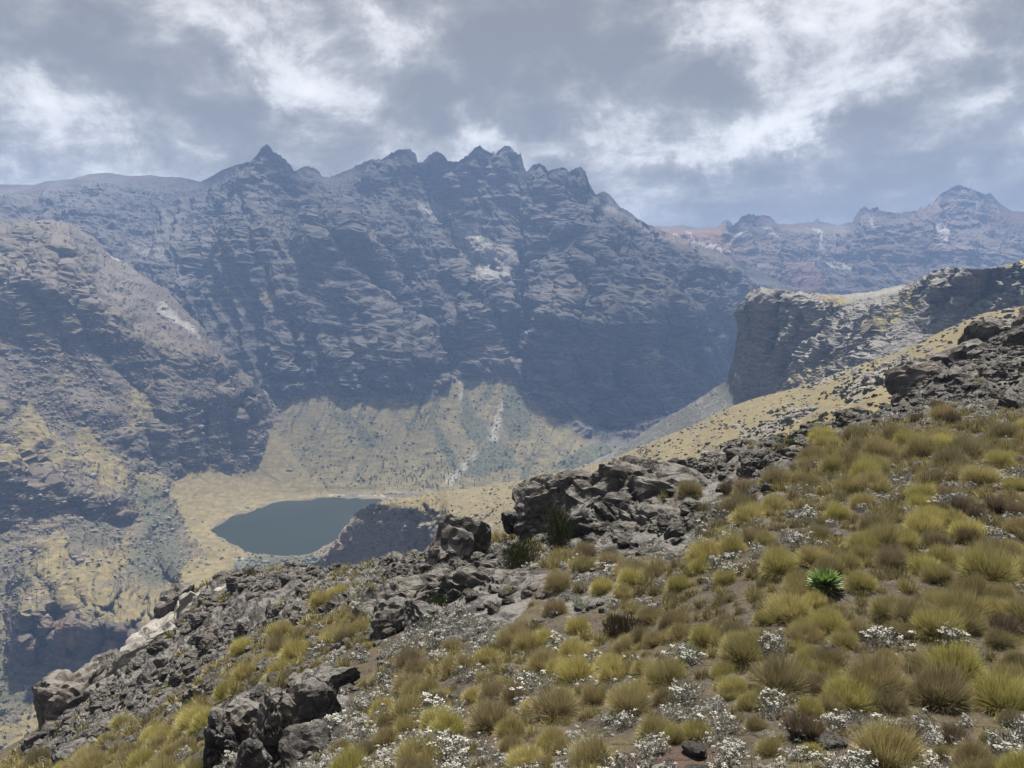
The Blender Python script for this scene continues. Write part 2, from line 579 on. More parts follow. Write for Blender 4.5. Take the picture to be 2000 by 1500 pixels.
CT = [(-260, 372, 2300), (0, 361, 2300), (210, 338, 2350), (392, 354, 2300), (521, 287, 2050), (640, 345, 2200), (800, 294, 2150), (937, 288, 2150), (1000, 288, 2120), (1100, 330, 2080),
      (1165, 376, 2110), (1266, 440, 2230), (1400, 492, 2170), (1600, 595, 2150), (1700, 640, 2150),
      (0, 430, 1950), (200, 480, 1850), (350, 470, 1930), (440, 430, 1900), (520, 400, 1880), (600, 450, 1820), (690, 480, 1740), (640, 600, 1610), (500, 600, 1640), (400, 620, 1640),
      (480, 720, 1540), (560, 768, 1485), (740, 400, 1980), (840, 420, 2010), (880, 440, 1950), (970, 500, 1850), (960, 570, 1730), (800, 560, 1760), (760, 650, 1600), (850, 700, 1540),
      (700, 740, 1500), (850, 765, 1475), (880, 720, 1530), (1000, 725, 1520), (1010, 600, 1690), (1080, 450, 1900), (1150, 450, 1930), (1100, 560, 1740), (1100, 650, 1620),
      (1130, 760, 1510), (1180, 860, 1400), (1250, 540, 1830), (1250, 640, 1700), (1280, 740, 1580), (1250, 850, 1430), (1350, 560, 1900), (1400, 640, 1800), (1430, 740, 1700), (1340, 500, 2080),
      (600, 973, 1206), (740, 972, 1208), (870, 945, 1250), (1000, 935, 1270), (1100, 915, 1290), (1180, 880, 1330), (1260, 870, 1380),
      (620, 830, 1390), (750, 850, 1365), (900, 830, 1395), (1000, 800, 1435), (1080, 860, 1360),
      (480, 1000, 1180), (740, 1010, 1140), (1000, 1010, 1180), (1250, 960, 1280), (1500, 800, 1700), (1700, 800, 1900),
      (300, 700, 1680), (100, 600, 1760), (-200, 600, 1800), (300, 900, 1450), (0, 900, 1550), (-260, 900, 1650)]
nc, nr = 850, 325
px1 = np.linspace(-260, 1700, nc)
crest = pl(px1, CREST)
crest = crest + 0.30 * (crest - np.convolve(np.pad(crest, 15, 'edge'), np.ones(31) / 31, 'valid'))
crest = crest + (2.2 * fbm(np.stack([px1 / 7, px1 * 0, px1 * 0], -1), 2) - 5.0 * np.clip(fbm(np.stack([px1 / 9, px1 * 0, px1 * 0 + 6], -1), 3, 0.7, ridged=True) - 0.35, 0, 1)) * (0.35 + 0.65 * sstep(px1, 420, 520))
base = pl(px1, [(-260, 900), (300, 960), (480, 1010), (1000, 1000), (1250, 960), (1450, 860), (1700, 820)])
tt = np.linspace(0, 1, nr)[:, None]
py = crest[None] + (base - crest)[None] * tt
px = np.broadcast_to(px1, py.shape).copy()
cr = np.broadcast_to(crest, py.shape)
ccr = [(x, y - 12) for x, y in CREST]
BANDS = [(ccr, [(x, y + 58) for x, y in CREST], 440, 620, 0.8), (ccr, [(x, y + 62) for x, y in CREST], 690, 830, 0.75), (ccr, [(x, y + 78) for x, y in CREST], 830, 1200, 0.85),
         ([(330, 660), (480, 660), (560, 690), (700, 695), (870, 690)], [(330, 720), (480, 742), (560, 768), (700, 766), (870, 762)], 520, 885, 0.75),
         ([(590, 470), (700, 480)], [(590, 545), (700, 560)], 570, 720, 0.8), ([(420, 500), (520, 520)], [(420, 560), (520, 575)], 400, 540, 0.7),
         ([(880, 590), (1000, 600)], [(880, 690), (1000, 712)], 870, 1020, 0.8), ([(1030, 620), (1200, 630), (1440, 610)], [(1030, 760), (1200, 850), (1440, 740)], 1020, 1460, 0.8),
         ([(1040, 400), (1200, 440)], [(1040, 480), (1200, 520)], 1020, 1230, 0.7), ([(480, 560), (700, 600), (850, 600)], [(480, 620), (700, 650), (850, 660)], 520, 870, 0.5)]
Y = tps(CT)(px, warp_bands(px, py, BANDS))
GUL = [([(600, 415), (640, 470), (700, 535), (760, 590), (830, 640), (865, 700), (885, 745)], 17, 55), ([(735, 470), (790, 560), (830, 620), (872, 692)], 13, 40),
       ([(900, 555), (940, 600), (972, 660), (992, 722)], 13, 50), ([(1000, 480), (1017, 560), (1016, 640), (1006, 722)], 15, 75), ([(822, 318), (832, 390), (880, 470), (940, 560)], 24, 45),
       ([(1380, 520), (1405, 600), (1412, 660), (1440, 760)], 18, 60), ([(440, 400), (400, 480), (380, 560)], 18, 40),
       ([(1180, 640), (1195, 700), (1200, 770)], 9, 40), ([(1290, 640), (1280, 700), (1290, 780)], 10, 35), ([(1080, 380), (1075, 470), (1040, 540)], 12, 40),
       ([(700, 360), (690, 430), (720, 480)], 14, 35), ([(565, 600), (570, 680), (580, 760)], 8, 30), ([(650, 640), (655, 700), (660, 765)], 7, 28), ([(1340, 620), (1350, 690), (1345, 760)], 8, 30)]
jx, jy = jiggle(px, py, 10, 30)
gul = np.zeros(px.shape)
for pts, wd, dep in GUL:
    dd, side, par = seg_dist(jx, jy, pts)
    ends = sstep(par, 0, 0.12) * sstep(par, 1.0, 0.9)
    # a steep left wall (the buttress edge) and a gentler right flank
    wd_ = np.where(side > 0, wd * 0.55, wd * 1.7)
    g = np.exp(-(dd / wd_) ** 2) * ends
    Y = Y + 1.7 * dep * g
    gul = np.maximum(gul, g)
Y = lake_fit(px, py, Y)
P = at(px, py, Y)
talus_top = pl(px, [(300, 700), (480, 745), (560, 770), (640, 764), (720, 768), (850, 768), (868, 760), (882, 724), (1000, 728), (1030, 765), (1080, 805), (1130, 842), (1180, 866), (1260, 858), (1700, 860)])
jx, jy = jiggle(px, py, 8, 22)
tal = sstep(jy, talus_top - 12, talus_top + 22)
fade = sstep(py - cr, 2, 45) * (1 - 0.9 * tal) * (1 - 0.6 * sstep(py, 930, 965))
scree = np.zeros(px.shape)
SC = [[(826, 330), (838, 345), (842, 370), (880, 405), (915, 432), (860, 432), (840, 440), (800, 412), (805, 390), (828, 370)],
      [(890, 445), (935, 430), (965, 492), (1000, 480), (1012, 560), (1016, 600), (990, 575), (960, 562), (925, 560), (900, 500), (868, 462)],
      [(880, 718), (905, 740), (918, 800), (955, 842), (968, 800), (996, 735), (1014, 738), (985, 800), (976, 862), (935, 900), (885, 952), (855, 946), (918, 885), (948, 855), (900, 790), (884, 750)],
      [(722, 545), (760, 565), (800, 605), (785, 610), (745, 580)], [(605, 420), (640, 445), (690, 500), (640, 470)], [(1160, 385), (1200, 400), (1240, 440), (1180, 410)],
      [(1205, 410), (1240, 430), (1290, 455), (1340, 480), (1270, 470), (1215, 440)], [(1010, 560), (1020, 565), (1019, 640), (1011, 720), (1005, 720), (1012, 640)], [(1385, 530), (1395, 540), (1413, 640), (1405, 640)],
      [(500, 700), (535, 770), (530, 790), (505, 745)], [(230, 470), (330, 490), (345, 520), (290, 520)], [(270, 350), (300, 360), (330, 400), (350, 470), (335, 470), (310, 400)]]
for k, pg in enumerate(SC):
    scree = np.maximum(scree, pmask(jx, jy, pg, 9) * (0.58 if k in (2, 5) else (0.6 if k < 4 else 0.45)))
scree *= 0.68 + 0.32 * sstep(fbm(np.stack([px / 25, py / 25, px * 0], -1), 3), -0.3, 0.1)
shore = 0.5 * sstep(np.abs(py - pl(px, [(500, 983), (575, 971), (650, 967), (745, 969), (760, 974)])), 4, 1) * (px > 640) * (px < 770)
scree = np.maximum(scree, shore)
scrub = np.zeros(px.shape)
for pg in ([(905, 755), (925, 800), (960, 850), (930, 870), (900, 830)], [(985, 760), (1005, 740), (1035, 790), (1038, 850), (1000, 862), (978, 830)], [(950, 860), (1000, 870), (1010, 910), (930, 935), (900, 930)],
           [(840, 800), (870, 850), (905, 915), (880, 920), (850, 860)], [(1180, 860), (1130, 880), (1070, 915), (1150, 915), (1200, 890)], [(640, 800), (690, 815), (700, 830), (655, 825)], [(780, 820), (815, 830), (800, 845)],
           [(690, 820), (730, 850), (745, 880), (700, 870)]):
    scrub = np.maximum(scrub, 0.98 * pmask(jx, jy, pg, 13))
cc = px + 0.45 * (py - 850) + 10 * fbm(np.stack([px / 60, py / 60, px * 0], -1), 2)
run_ = fbm(np.stack([cc / 11, py / 170, px * 0 + 4], -1), 3, 0.6)
scrub = np.maximum(scrub, tal * (0.24 + 0.5 * sstep(run_, 0.0, 0.4)) * sstep(py, 965, 930))
P = P + np.stack([0 * px, 4.5 * tal * sstep(py, 962, 920) * run_, 0 * px], -1)
rockm = np.clip(1 - tal, 0, 1)
P = relief(P, px, py, 24, 0.42, 6.0, bands=((34, 0.5), (13, 0.5)), ribs=36.0, fade=fade, rock=rockm * (1 - 0.8 * scree), fine=1.5)
low = sstep(py, 600, 770)
grass = tal * (0.62 + 0.25 * sstep(py, 880, 950)) + (1 - tal) * low * 0.16
benches = [[(1040, 735), (1130, 745), (1150, 760), (1060, 760)], [(1190, 700), (1290, 690), (1300, 715), (1220, 720)], [(820, 670), (880, 690), (860, 705)], [(1060, 560), (1160, 570), (1130, 590)], [(1180, 580), (1330, 570), (1300, 590)],
           [(480, 560), (560, 570), (540, 600), (470, 590)]]
for pg in benches:
    grass = np.maximum(grass, 0.6 * pmask(jx, jy, pg, 8))
red = 0.5 * pmask(jx, jy, [(1240, 430), (1300, 445), (1420, 480), (1440, 500), (1330, 480), (1270, 470)], 8)
layer('mountain_massif', 'blue hazy rock wall with jagged crest above the lake', P, M_massif, {'grass': grass, 'scree': scree, 'scrub': scrub, 'red': red})
MASSIF = (px, py, P, tal)

# ----------------------------------------------------------------- far ridge with reddish rock, on the right
FARC = [(1100, 445), (1260, 441), (1300, 444), (1317, 443), (1335, 440), (1345, 444), (1363, 446), (1401, 444), (1412, 435), (1421, 430), (1428, 433), (1431, 442), (1440, 435), (1450, 424), (1464, 419), (1475, 422),
        (1489, 422), (1503, 424), (1513, 432), (1517, 438), (1545, 440), (1569, 436), (1590, 435), (1596, 426), (1600, 434), (1622, 438), (1639, 441), (1653, 437), (1664, 435), (1671, 423), (1681, 409),
        (1692, 404), (1697, 411), (1708, 407), (1715, 405), (1717, 412), (1737, 416), (1755, 417), (1779, 414), (1793, 414), (1799, 404), (1804, 410), (1813, 400), (1821, 402), (1825, 393), (1835, 382),
        (1856, 370), (1870, 362), (1888, 367), (1909, 375), (1923, 381), (1932, 376), (1944, 391), (1958, 403), (1979, 414), (2000, 415), (2080, 440), (2260, 470)]
nc, nr = 520, 130
px1 = np.linspace(1100, 2260, nc)
crest = pl(px1, FARC) + 1.5 * fbm(np.stack([px1 / 6, px1 * 0, px1 * 0], -1), 2) - 5.0 * np.clip(fbm(np.stack([px1 / 8, px1 * 0, px1 * 0 + 6], -1), 3, 0.7, ridged=True) - 0.35, 0, 1)
tt = np.linspace(0, 1, nr)[:, None]
py = crest[None] + (640 - crest)[None] * tt
px = np.broadcast_to(px1, py.shape).copy()
CT = [(1100, 445, 3200), (1300, 444, 3200), (1470, 420, 3250), (1640, 441, 3450), (1700, 405, 3300), (1870, 362, 3200), (2000, 415, 3300), (2260, 470, 3300),
      (1300, 520, 2800), (1500, 500, 2950), (1500, 580, 2650), (1700, 480, 2950), (1700, 560, 2650), (1870, 430, 2950), (1880, 520, 2650), (2000, 480, 2850), (2260, 560, 2700), (1400, 640, 2500), (1800, 640, 2450), (2200, 640, 2500)]
q = warp_bands(px, py, [([(x, y - 8) for x, y in FARC], [(x, y + 22) for x, y in FARC], 1390, 1530, 0.8), ([(x, y - 8) for x, y in FARC], [(x, y + 28) for x, y in FARC], 1650, 1960, 0.7),
                        ([(1500, 490), (2260, 500)], [(1500, 515), (2260, 530)], 1480, 2260, 0.5), ([(1300, 480), (1500, 560)], [(1300, 500), (1500, 590)], 1280, 1540, 0.6)], 7.0)
P = at(px, py, 0.88 * tps(CT)(px, q))
fade = sstep(py - crest[None], 2, 40)
jx, jy = jiggle(px, py, 10, 24)
P = relief(P, px, py, 30, 0.35, 8.0, bands=((50, 0.7), (20, 0.5)), ribs=34.0, shear=0.0, fade=fade, fine=3.0, seed=40.0)
red = 0.24 + 0.5 * pmask(jx, jy, [(1280, 450), (1400, 450), (1440, 470), (1430, 500), (1340, 480)], 12) + 0.5 * pmask(jx, jy, [(1510, 540), (1580, 520), (1640, 590), (1560, 600)], 14) + 0.35 * pmask(jx, jy, [(1900, 400), (2050, 420), (2050, 470), (1930, 440)], 14)
scree = 0.7 * pmask(jx, jy, [(1290, 452), (1330, 460), (1420, 500), (1430, 510), (1350, 490)], 6) + 0.6 * pmask(jx, jy, [(1585, 445), (1600, 445), (1615, 500), (1600, 500)], 6)
for pg in ([(1330, 446), (1345, 450), (1370, 480), (1360, 482)], [(1440, 446), (1460, 446), (1430, 478), (1420, 476)], [(1480, 445), (1500, 446), (1520, 470), (1505, 470)], [(1880, 390), (1900, 395), (1905, 420), (1890, 415)],
           [(1920, 395), (1935, 400), (1945, 425), (1930, 420)], [(1700, 425), (1712, 425), (1740, 470), (1720, 460)], [(1560, 500), (1640, 510), (1700, 530), (1640, 530)], [(1820, 430), (1850, 450), (1840, 500), (1825, 480)]):
    scree = np.maximum(scree, 0.62 * pmask(jx, jy, pg, 6))
layer('far_ridge', 'reddish far ridge with rock pinnacles beyond the massif', P, M_far, {'grass': 0 * px, 'scree': scree, 'scrub': 0 * px, 'red': red}, run=90.0)

# ----------------------------------------------------------------- left spur, lake basin and the step below the lake
SIL = [(-260, 440), (0, 430), (90, 431), (140, 440), (180, 465), (220, 500), (280, 540), (330, 575), (400, 650), (440, 700), (490, 740), (530, 780), (560, 820), (600, 870), (640, 920), (665, 962), (700, 962), (760, 964), (900, 975)]
CT = [(-260, 440, 1450), (0, 430, 1500), (90, 431, 1520), (180, 465, 1570), (220, 500, 1610), (280, 540, 1640), (330, 575, 1640), (400, 650, 1600), (440, 700, 1560), (490, 740, 1530), (530, 780, 1482), (560, 820, 1440), (600, 870, 1372), (640, 920, 1290), (665, 962, 1222), (760, 966, 1210), (900, 975, 1180),
      (-260, 600, 1200), (-260, 800, 1000), (-260, 1000, 850), (-260, 1210, 740), (0, 540, 1300), (0, 700, 1120), (0, 900, 965), (0, 1000, 885), (0, 1100, 812), (0, 1210, 752),
      (150, 540, 1340), (150, 700, 1180), (150, 850, 1045), (150, 950, 960), (150, 1050, 875), (130, 1130, 808), (300, 640, 1340), (300, 750, 1225), (300, 850, 1160), (290, 930, 1095), (400, 720, 1350), (400, 800, 1285),
      (400, 905, 1205), (480, 900, 1262), (480, 800, 1365), (560, 900, 1300), (330, 940, 1108), (440, 950, 1180), (500, 950, 1222), (560, 935, 1252), (380, 985, 1092), (330, 1000, 1035), (330, 1080, 925), (370, 1050, 985), (500, 1096, 900), (560, 1102, 890), (640, 1096, 895),
      (420, 1130, 858), (300, 1150, 815), (200, 1180, 775), (300, 1210, 752), (265, 1250, 713), (100, 1212, 752), (500, 1180, 800), (700, 1150, 830), (900, 1100, 900), (900, 1250, 740),
      (0, 1345, 668), (130, 1345, 672), (300, 1345, 668), (0, 1450, 612), (150, 1450, 612), (0, 1530, 560), (300, 1500, 590), (-260, 1400, 620), (-260, 1530, 540), (600, 1500, 610), (900, 1500, 610)]
CT += [(x_, y_, float(lake_Y(y_)) - 1.0) for x_, y_ in LAKE]
nc, nr = 460, 425
px1 = np.linspace(-260, 900, nc)
crest = pl(px1, SIL) + 13 * fbm(np.stack([px1 / 38, px1 * 0, px1 * 0 + 1], -1), 5, 0.6) * sstep(px1, 690, 600)
tt = np.linspace(0, 1, nr)[:, None] ** 0.94
bot = pl(px1, [(-260, 1540), (330, 1540), (500, 1300), (900, 1250)])
py = crest[None] + (bot - crest)[None] * tt
px = np.broadcast_to(px1, py.shape).copy()
BANDS = [([(-260, 530), (0, 545), (100, 560), (180, 605), (270, 640)], [(-260, 640), (0, 655), (90, 690), (130, 718), (180, 692), (270, 690)], -260, 285, 0.62),
         ([(270, 870), (330, 800), (380, 782), (430, 765), (490, 785), (530, 800)], [(270, 935), (330, 932), (400, 912), (450, 922), (490, 906), (530, 850)], 280, 525, 0.62),
         ([(-260, 880), (0, 905), (60, 915), (130, 960), (240, 985)], [(-260, 1020), (0, 1042), (60, 1012), (130, 1012), (240, 1030)], -260, 265, 0.78),
         ([(-260, 1212), (0, 1214), (200, 1214), (268, 1248), (320, 1252)], [(-260, 1330), (0, 1330), (130, 1342), (320, 1342)], 15, 420, 1.0),
         ([(150, 640), (350, 690)], [(150, 660), (350, 720)], 150, 360, 0.6), ([(400, 690), (520, 760)], [(400, 720), (520, 800)], 390, 545, 0.25),
         ([(130, 790), (230, 820)], [(130, 830), (230, 850)], 120, 240, 0.5), ([(340, 700), (420, 740)], [(340, 730), (420, 770)], 330, 440, 0.2)]
q = warp_bands(px, py, BANDS, 3.0)
Y = tps(CT)(px, q)
jg = jiggle(px, py, 8, 22)
for pts, wd, dep in (([(60, 560), (110, 620), (130, 700)], 12, 35), ([(230, 860), (250, 930), (240, 1000)], 14, 20), ([(150, 640), (200, 700), (280, 780), (330, 840)], 14, 16),
                     ([(400, 800), (395, 850), (405, 910)], 7, 26), ([(445, 780), (450, 850), (455, 915)], 6, 22), ([(350, 800), (345, 860), (350, 925)], 6, 22), ([(300, 880), (310, 930)], 8, 26), ([(480, 790), (478, 850), (480, 905)], 5, 20)):
    dd, side, par = seg_dist(*jg, pts)
    Y = Y + dep * np.exp(-(dd / wd) ** 2) * sstep(par, 0, .1) * sstep(par, 1, .92)
Y = lake_fit(px, py, Y)
P = at(px, py, Y)
jx, jy = jiggle(px, py, 9, 22)
YG = [[(332, 935), (400, 915), (470, 920), (500, 905), (525, 830), (560, 850), (620, 910), (660, 962), (560, 975), (490, 990), (420, 1020), (405, 1045), (440, 1070), (480, 1090), (440, 1100), (380, 1060), (340, 1000), (318, 960)],
      [(160, 1180), (230, 1160), (330, 1170), (320, 1230), (290, 1260), (265, 1240), (200, 1205)], [(420, 1090), (460, 1090), (450, 1130), (380, 1180), (330, 1160), (370, 1110)]]
fan = np.zeros(px.shape)
for pg in YG:
    fan = np.maximum(fan, pmask(jx, jy, pg, 12))
GR = [[(25, 790), (60, 780), (100, 850), (140, 900), (110, 920), (60, 890), (20, 870)], [(135, 830), (170, 840), (215, 900), (235, 960), (180, 960), (150, 900)], [(225, 770), (300, 720), (310, 800), (240, 850)], [(90, 1070), (130, 1060), (120, 1110), (80, 1150), (70, 1110)],
      [(150, 1120), (230, 1070), (240, 1100), (150, 1170), (120, 1180)], [(100, 735), (140, 725), (130, 765), (105, 760)], [(240, 940), (300, 930), (310, 1000), (260, 1020)], [(0, 1440), (80, 1380), (110, 1420), (60, 1500), (0, 1530)], [(0, 860), (40, 890), (100, 915), (0, 910)]]
gr = np.zeros(px.shape)
for pg in GR:
    gr = np.maximum(gr, pmask(jx, jy, pg, 20))
low = sstep(py, 640, 900)
dark_cliff = sstep(px, 20, 50) * sstep(py, 1210, 1222) * sstep(py, 1345, 1325) * sstep(px, 420, 340)
grass = np.clip(0.12 + 0.24 * low + 0.12 * sstep(py, 980, 1100), 0, 1) + 0.6 * fan + 0.34 * gr
grass = grass * (1 - dark_cliff)
scrub = np.zeros(px.shape)
for pg, v in (([(230, 930), (320, 950), (370, 1080), (390, 1120), (290, 1170), (230, 1120), (250, 1030)], 0.62), ([(100, 1010), (230, 1010), (210, 1090), (130, 1080)], 0.55), ([(-260, 1060), (60, 1060), (90, 1150), (0, 1205), (-260, 1205)], 0.45),
              ([(-260, 1330), (40, 1220), (40, 1340), (130, 1350), (60, 1400), (-260, 1500)], 0.55), ([(440, 1088), (640, 1086), (720, 1100), (680, 1200), (400, 1190)], 0.95), ([(545, 800), (590, 840), (640, 930), (610, 920), (570, 870)], 0.5)):
    scrub = np.maximum(scrub, v * pmask(jx, jy, pg, 30))
cc = 0.62 * px - 0.78 * py + 8 * fbm(np.stack([px / 50, py / 50, px * 0], -1), 2)
run_ = fbm(np.stack([cc / 8, (px + py) / 190, px * 0 + 8], -1), 3, 0.6)
scrub = scrub * (1 - 0.9 * fan) + fan * 0.62 * sstep(run_, 0.02, 0.4) * sstep(py, 1060, 1000)
scree = 0.62 * pmask(jx, jy, [(283, 585), (310, 590), (395, 652), (388, 668), (335, 632)], 8)
scree = np.maximum(scree, 0.9 * pmask(jx, jy, [(195, 490), (250, 505), (270, 520), (215, 505)], 3))
scree = np.maximum(scree, 0.8 * pmask(jx, jy, [(455, 1085), (490, 1088), (480, 1115), (462, 1118)], 4))
scree = np.maximum(scree, 0.7 * sstep(seg_dist(jx, jy, [(505, 745), (525, 780), (560, 830), (610, 890)])[0], 5, 2))
scree = np.maximum(scree, (0.26 * sstep(py, 740, 560) + 0.10) * sstep(px, 420, 250))
dd, _, _ = seg_dist(px, py, LAKE + [LAKE[0]])
scree = np.maximum(scree * (1 - fan), 0.42 * sstep(dd, 3.0, 0.5) * (py < 1040))
nearlake = sstep(dd, 2, 30) * (1 - inside(px, py, LAKE))
rock = np.clip(1 - 0.95 * fan - 0.6 * gr, 0, 1) * nearlake
fade = (0.3 + 0.7 * sstep(py - crest[None], 0, 40)) * (0.25 + 0.75 * nearlake) * (1 - 0.8 * fan) * (1 - 0.5 * sstep(py, 1020, 1100))
P = relief(P, px, py, 14, 0.34, 6.0, bands=((20, 0.6), (8, 0.6)), ribs=13.0, shear=0.8, fade=fade, rock=rock, fine=2.0, seed=80.0)
red = dark_cliff * (0.05 + 0.62 * sstep(fbm(np.stack([px / 14, py / 160, px * 0 + 2], -1), 3), -0.05, 0.35))
# runnels down the fan
layer('left_hillside', 'boulder strewn hillside with cliff bands beside the lake', P, M_spur, {'grass': grass, 'scree': scree, 'scrub': scrub, 'red': red}, run=40.0)
SPUR = (px, py, P, scrub, fan, rock, dark_cliff)

# the water
lp = np.array(LAKE, float)
c = lp.mean(0)
lp = c + (lp - c) * 1.06
ring = at(lp[:, 0], lp[:, 1], lake_Y(lp[:, 1]))
ring[:, 2] = LAKE_Z
ring[:, :2] = ring[:, :2].mean(0) + (ring[:, :2] - ring[:, :2].mean(0)) * 1.02
link('lake', make_mesh('lake', ring, [np.arange(len(ring))[None, ::-1]], [M_water]), kind='structure', label='dark green grey mountain lake in the valley')

# ----------------------------------------------------------------- buttress and cliffs at the right, beyond the grass slope
SIL = [(1080, 930), (1150, 905), (1200, 882), (1290, 822), (1360, 782), (1420, 742), (1432, 705), (1442, 640), (1452, 595), (1465, 566), (1490, 561), (1530, 567), (1560, 570), (1640, 576), (1700, 571), (1760, 556), (1790, 548), (1805, 540),
       (1820, 530), (1850, 522), (1920, 526), (1960, 520), (2000, 507), (2080, 480), (2260, 430)]
CT = [(1080, 930, 1200), (1150, 905, 1190), (1200, 882, 1170), (1290, 822, 1080), (1360, 782, 1010), (1425, 742, 950), (1440, 650, 900), (1465, 566, 890), (1500, 561, 885), (1560, 570, 900), (1640, 576, 880), (1760, 556, 830), (1820, 530, 760),
      (1850, 522, 740), (2000, 507, 700), (2260, 430, 650), (1460, 740, 870), (1480, 640, 872), (1500, 780, 820), (1400, 830, 880), (1250, 900, 1020), (1560, 640, 830), (1600, 700, 760), (1650, 640, 790), (1560, 740, 770), (1700, 620, 770), (1740, 660, 690),
      (1800, 600, 700), (1810, 660, 640), (1900, 600, 650), (1900, 640, 615), (2000, 610, 590), (2100, 600, 560), (2260, 560, 520), (1650, 740, 670), (1750, 720, 610), (1900, 700, 550), (2100, 680, 500), (2260, 650, 470), (1080, 980, 1100), (1300, 900, 950)]
nc, nr = 430, 170
px1 = np.linspace(1080, 2260, nc)
crest = pl(px1, SIL) + 4.5 * fbm(np.stack([px1 / 14, px1 * 0, px1 * 0 + 5], -1), 4, 0.6)
bot = pl(px1, [(1080, 960), (1300, 905), (1500, 830), (1700, 770), (2000, 690), (2260, 640)])
tt = np.linspace(0, 1, nr)[:, None]
py = crest[None] + (bot - crest)[None] * tt
px = np.broadcast_to(px1, py.shape).copy()
BANDS = [([(1430, 585), (1470, 568), (1560, 590), (1620, 640)], [(1430, 740), (1480, 740), (1560, 700), (1620, 680)], 1415, 1610, 0.8),
         ([(1780, 560), (1820, 532), (1860, 526), (2000, 520), (2260, 450)], [(1780, 650), (1830, 655), (1880, 640), (2000, 600), (2260, 540)], 1765, 2260, 1.0),
         ([(1560, 600), (1700, 600), (1760, 610)], [(1560, 620), (1700, 625), (1760, 640)], 1560, 1780, 0.6), ([(1570, 690), (1720, 650)], [(1570, 740), (1720, 690)], 1560, 1740, 0.7)]
Y = tps(CT)(px, warp_bands(px, py, BANDS, 11.0))
jg = jiggle(px, py, 6, 18)
for pts, wd, dep in (([(1520, 570), (1530, 640), (1500, 720)], 9, 20), ([(1640, 590), (1580, 680), (1530, 740)], 14, 22), ([(1720, 600), (1640, 690), (1560, 750)], 12, 14), ([(1475, 590), (1478, 680)], 5, 12)):
    dd, side, par = seg_dist(*jg, pts)
    Y = Y + dep * np.exp(-(dd / wd) ** 2) * sstep(par, 0, .1) * sstep(par, 1, .92)
P = at(px, py, Y)
jx, jy = jiggle(px, py, 8, 20)
fade = sstep(py - crest[None], 0, 25)
tal = pmask(jx, jy, [(1080, 920), (1200, 885), (1290, 825), (1360, 785), (1425, 745), (1450, 770), (1500, 790), (1400, 860), (1080, 1000)], 8)
P = relief(P, px, py, 15, 0.10, 10.0, bands=((20, 0.6), (7, 0.5)), fade=fade * (1 - 0.8 * tal), rock=1 - 0.7 * tal, fine=1.5, seed=120.0)
gr = np.zeros(px.shape)
for pg in ([(1690, 640), (1790, 560), (1800, 600), (1740, 650), (1700, 660)], [(1540, 755), (1600, 705), (1680, 690), (1640, 730), (1560, 770)], [(1930, 520), (2000, 505), (2260, 430), (2260, 470), (2000, 520)], [(1600, 580), (1650, 578), (1660, 600), (1600, 600)]):
    gr = np.maximum(gr, pmask(jx, jy, pg, 8))
red = 0.42 * pmask(jx, jy, [(1436, 640), (1460, 590), (1490, 640), (1480, 720), (1445, 720)], 12) + 0.45 * pmask(jx, jy, [(1790, 560), (2260, 470), (2260, 560), (1990, 610), (1800, 660)], 10) * sstep(fbm(np.stack([px / 10, py / 90, px * 0], -1), 2), -0.1, 0.3)
layer('cliff_ridge', 'dark cliff buttress and rocky ridge above the grass slope', P, M_butt, {'grass': 0.2 + 0.6 * gr, 'scree': 0.12 + 0.26 * tal, 'scrub': 0.36 * tal + 0.16, 'red': red}, run=25.0)

# ----------------------------------------------------------------- golden grass slope running down to the bluff beside the lake
SIL = [(560, 1120), (600, 1108), (622, 1096), (642, 1078), (660, 1048), (672, 1032), (690, 1006), (705, 994), (725, 985), (760, 976), (830, 966), (900, 956), (1000, 941), (1100, 921), (1180, 902), (1250, 872), (1350, 832), (1430, 793), (1480, 776), (1560, 756),
       (1650, 722), (1750, 690), (1850, 642), (1920, 612), (2000, 597), (2260, 520)]
CT = [(560, 1120, 720), (640, 1078, 710), (672, 1030, 705), (700, 998, 705), (760, 976, 735), (830, 966, 740), (900, 956, 730), (1000, 941, 710), (1100, 921, 680), (1180, 902, 650), (1250, 872, 620), (1350, 832, 590), (1430, 793, 570), (1560, 756, 520), (1650, 722, 480),
      (1750, 690, 440), (1850, 642, 410), (2000, 597, 380), (2260, 520, 330), (700, 1005, 670), (760, 1005, 640), (850, 1010, 600), (700, 1110, 640), (850, 1110, 560), (620, 1110, 690), (900, 990, 620), (1000, 970, 590), (1000, 1010, 480), (1100, 960, 520), (1200, 940, 430), (1300, 900, 400),
      (1400, 870, 330), (1500, 830, 300), (1600, 800, 250), (1700, 760, 230), (1800, 710, 220), (1900, 670, 210), (2000, 650, 200), (1400, 930, 230), (1600, 860, 170), (1800, 780, 140), (2000, 700, 135), (1100, 1050, 330), (900, 1130, 480), (560, 1180, 640), (2260, 650, 130), (2260, 800, 80), (1700, 900, 100)]
nc, nr = 560, 170
px1 = np.linspace(560, 2260, nc)
crest = pl(px1, SIL) + 1.5 * fbm(np.stack([px1 / 11, px1 * 0, px1 * 0 + 9], -1), 2)
bot = pl(px1, [(560, 1150), (840, 1150), (1000, 1080), (1200, 1010), (1400, 950), (1600, 890), (1800, 830), (2000, 760), (2260, 700)])
tt = np.linspace(0, 1, nr)[:, None]
py = crest[None] + (bot - crest)[None] * tt
px = np.broadcast_to(px1, py.shape).copy()
BANDS = [([(560, 1100), (640, 1075), (672, 1032), (695, 1012), (740, 1014), (800, 1018), (900, 1022)], [(560, 1140), (700, 1120), (900, 1110)], 540, 880, 0.82), ([(600, 1085), (690, 1070)], [(600, 1110), (690, 1110)], 590, 700, 0.7)]
Y = tps(CT, 1e-3)(px, warp_bands(px, py, BANDS, 17.0))
P = at(px, py, Y)
jx, jy = jiggle(px, py, 7, 18)
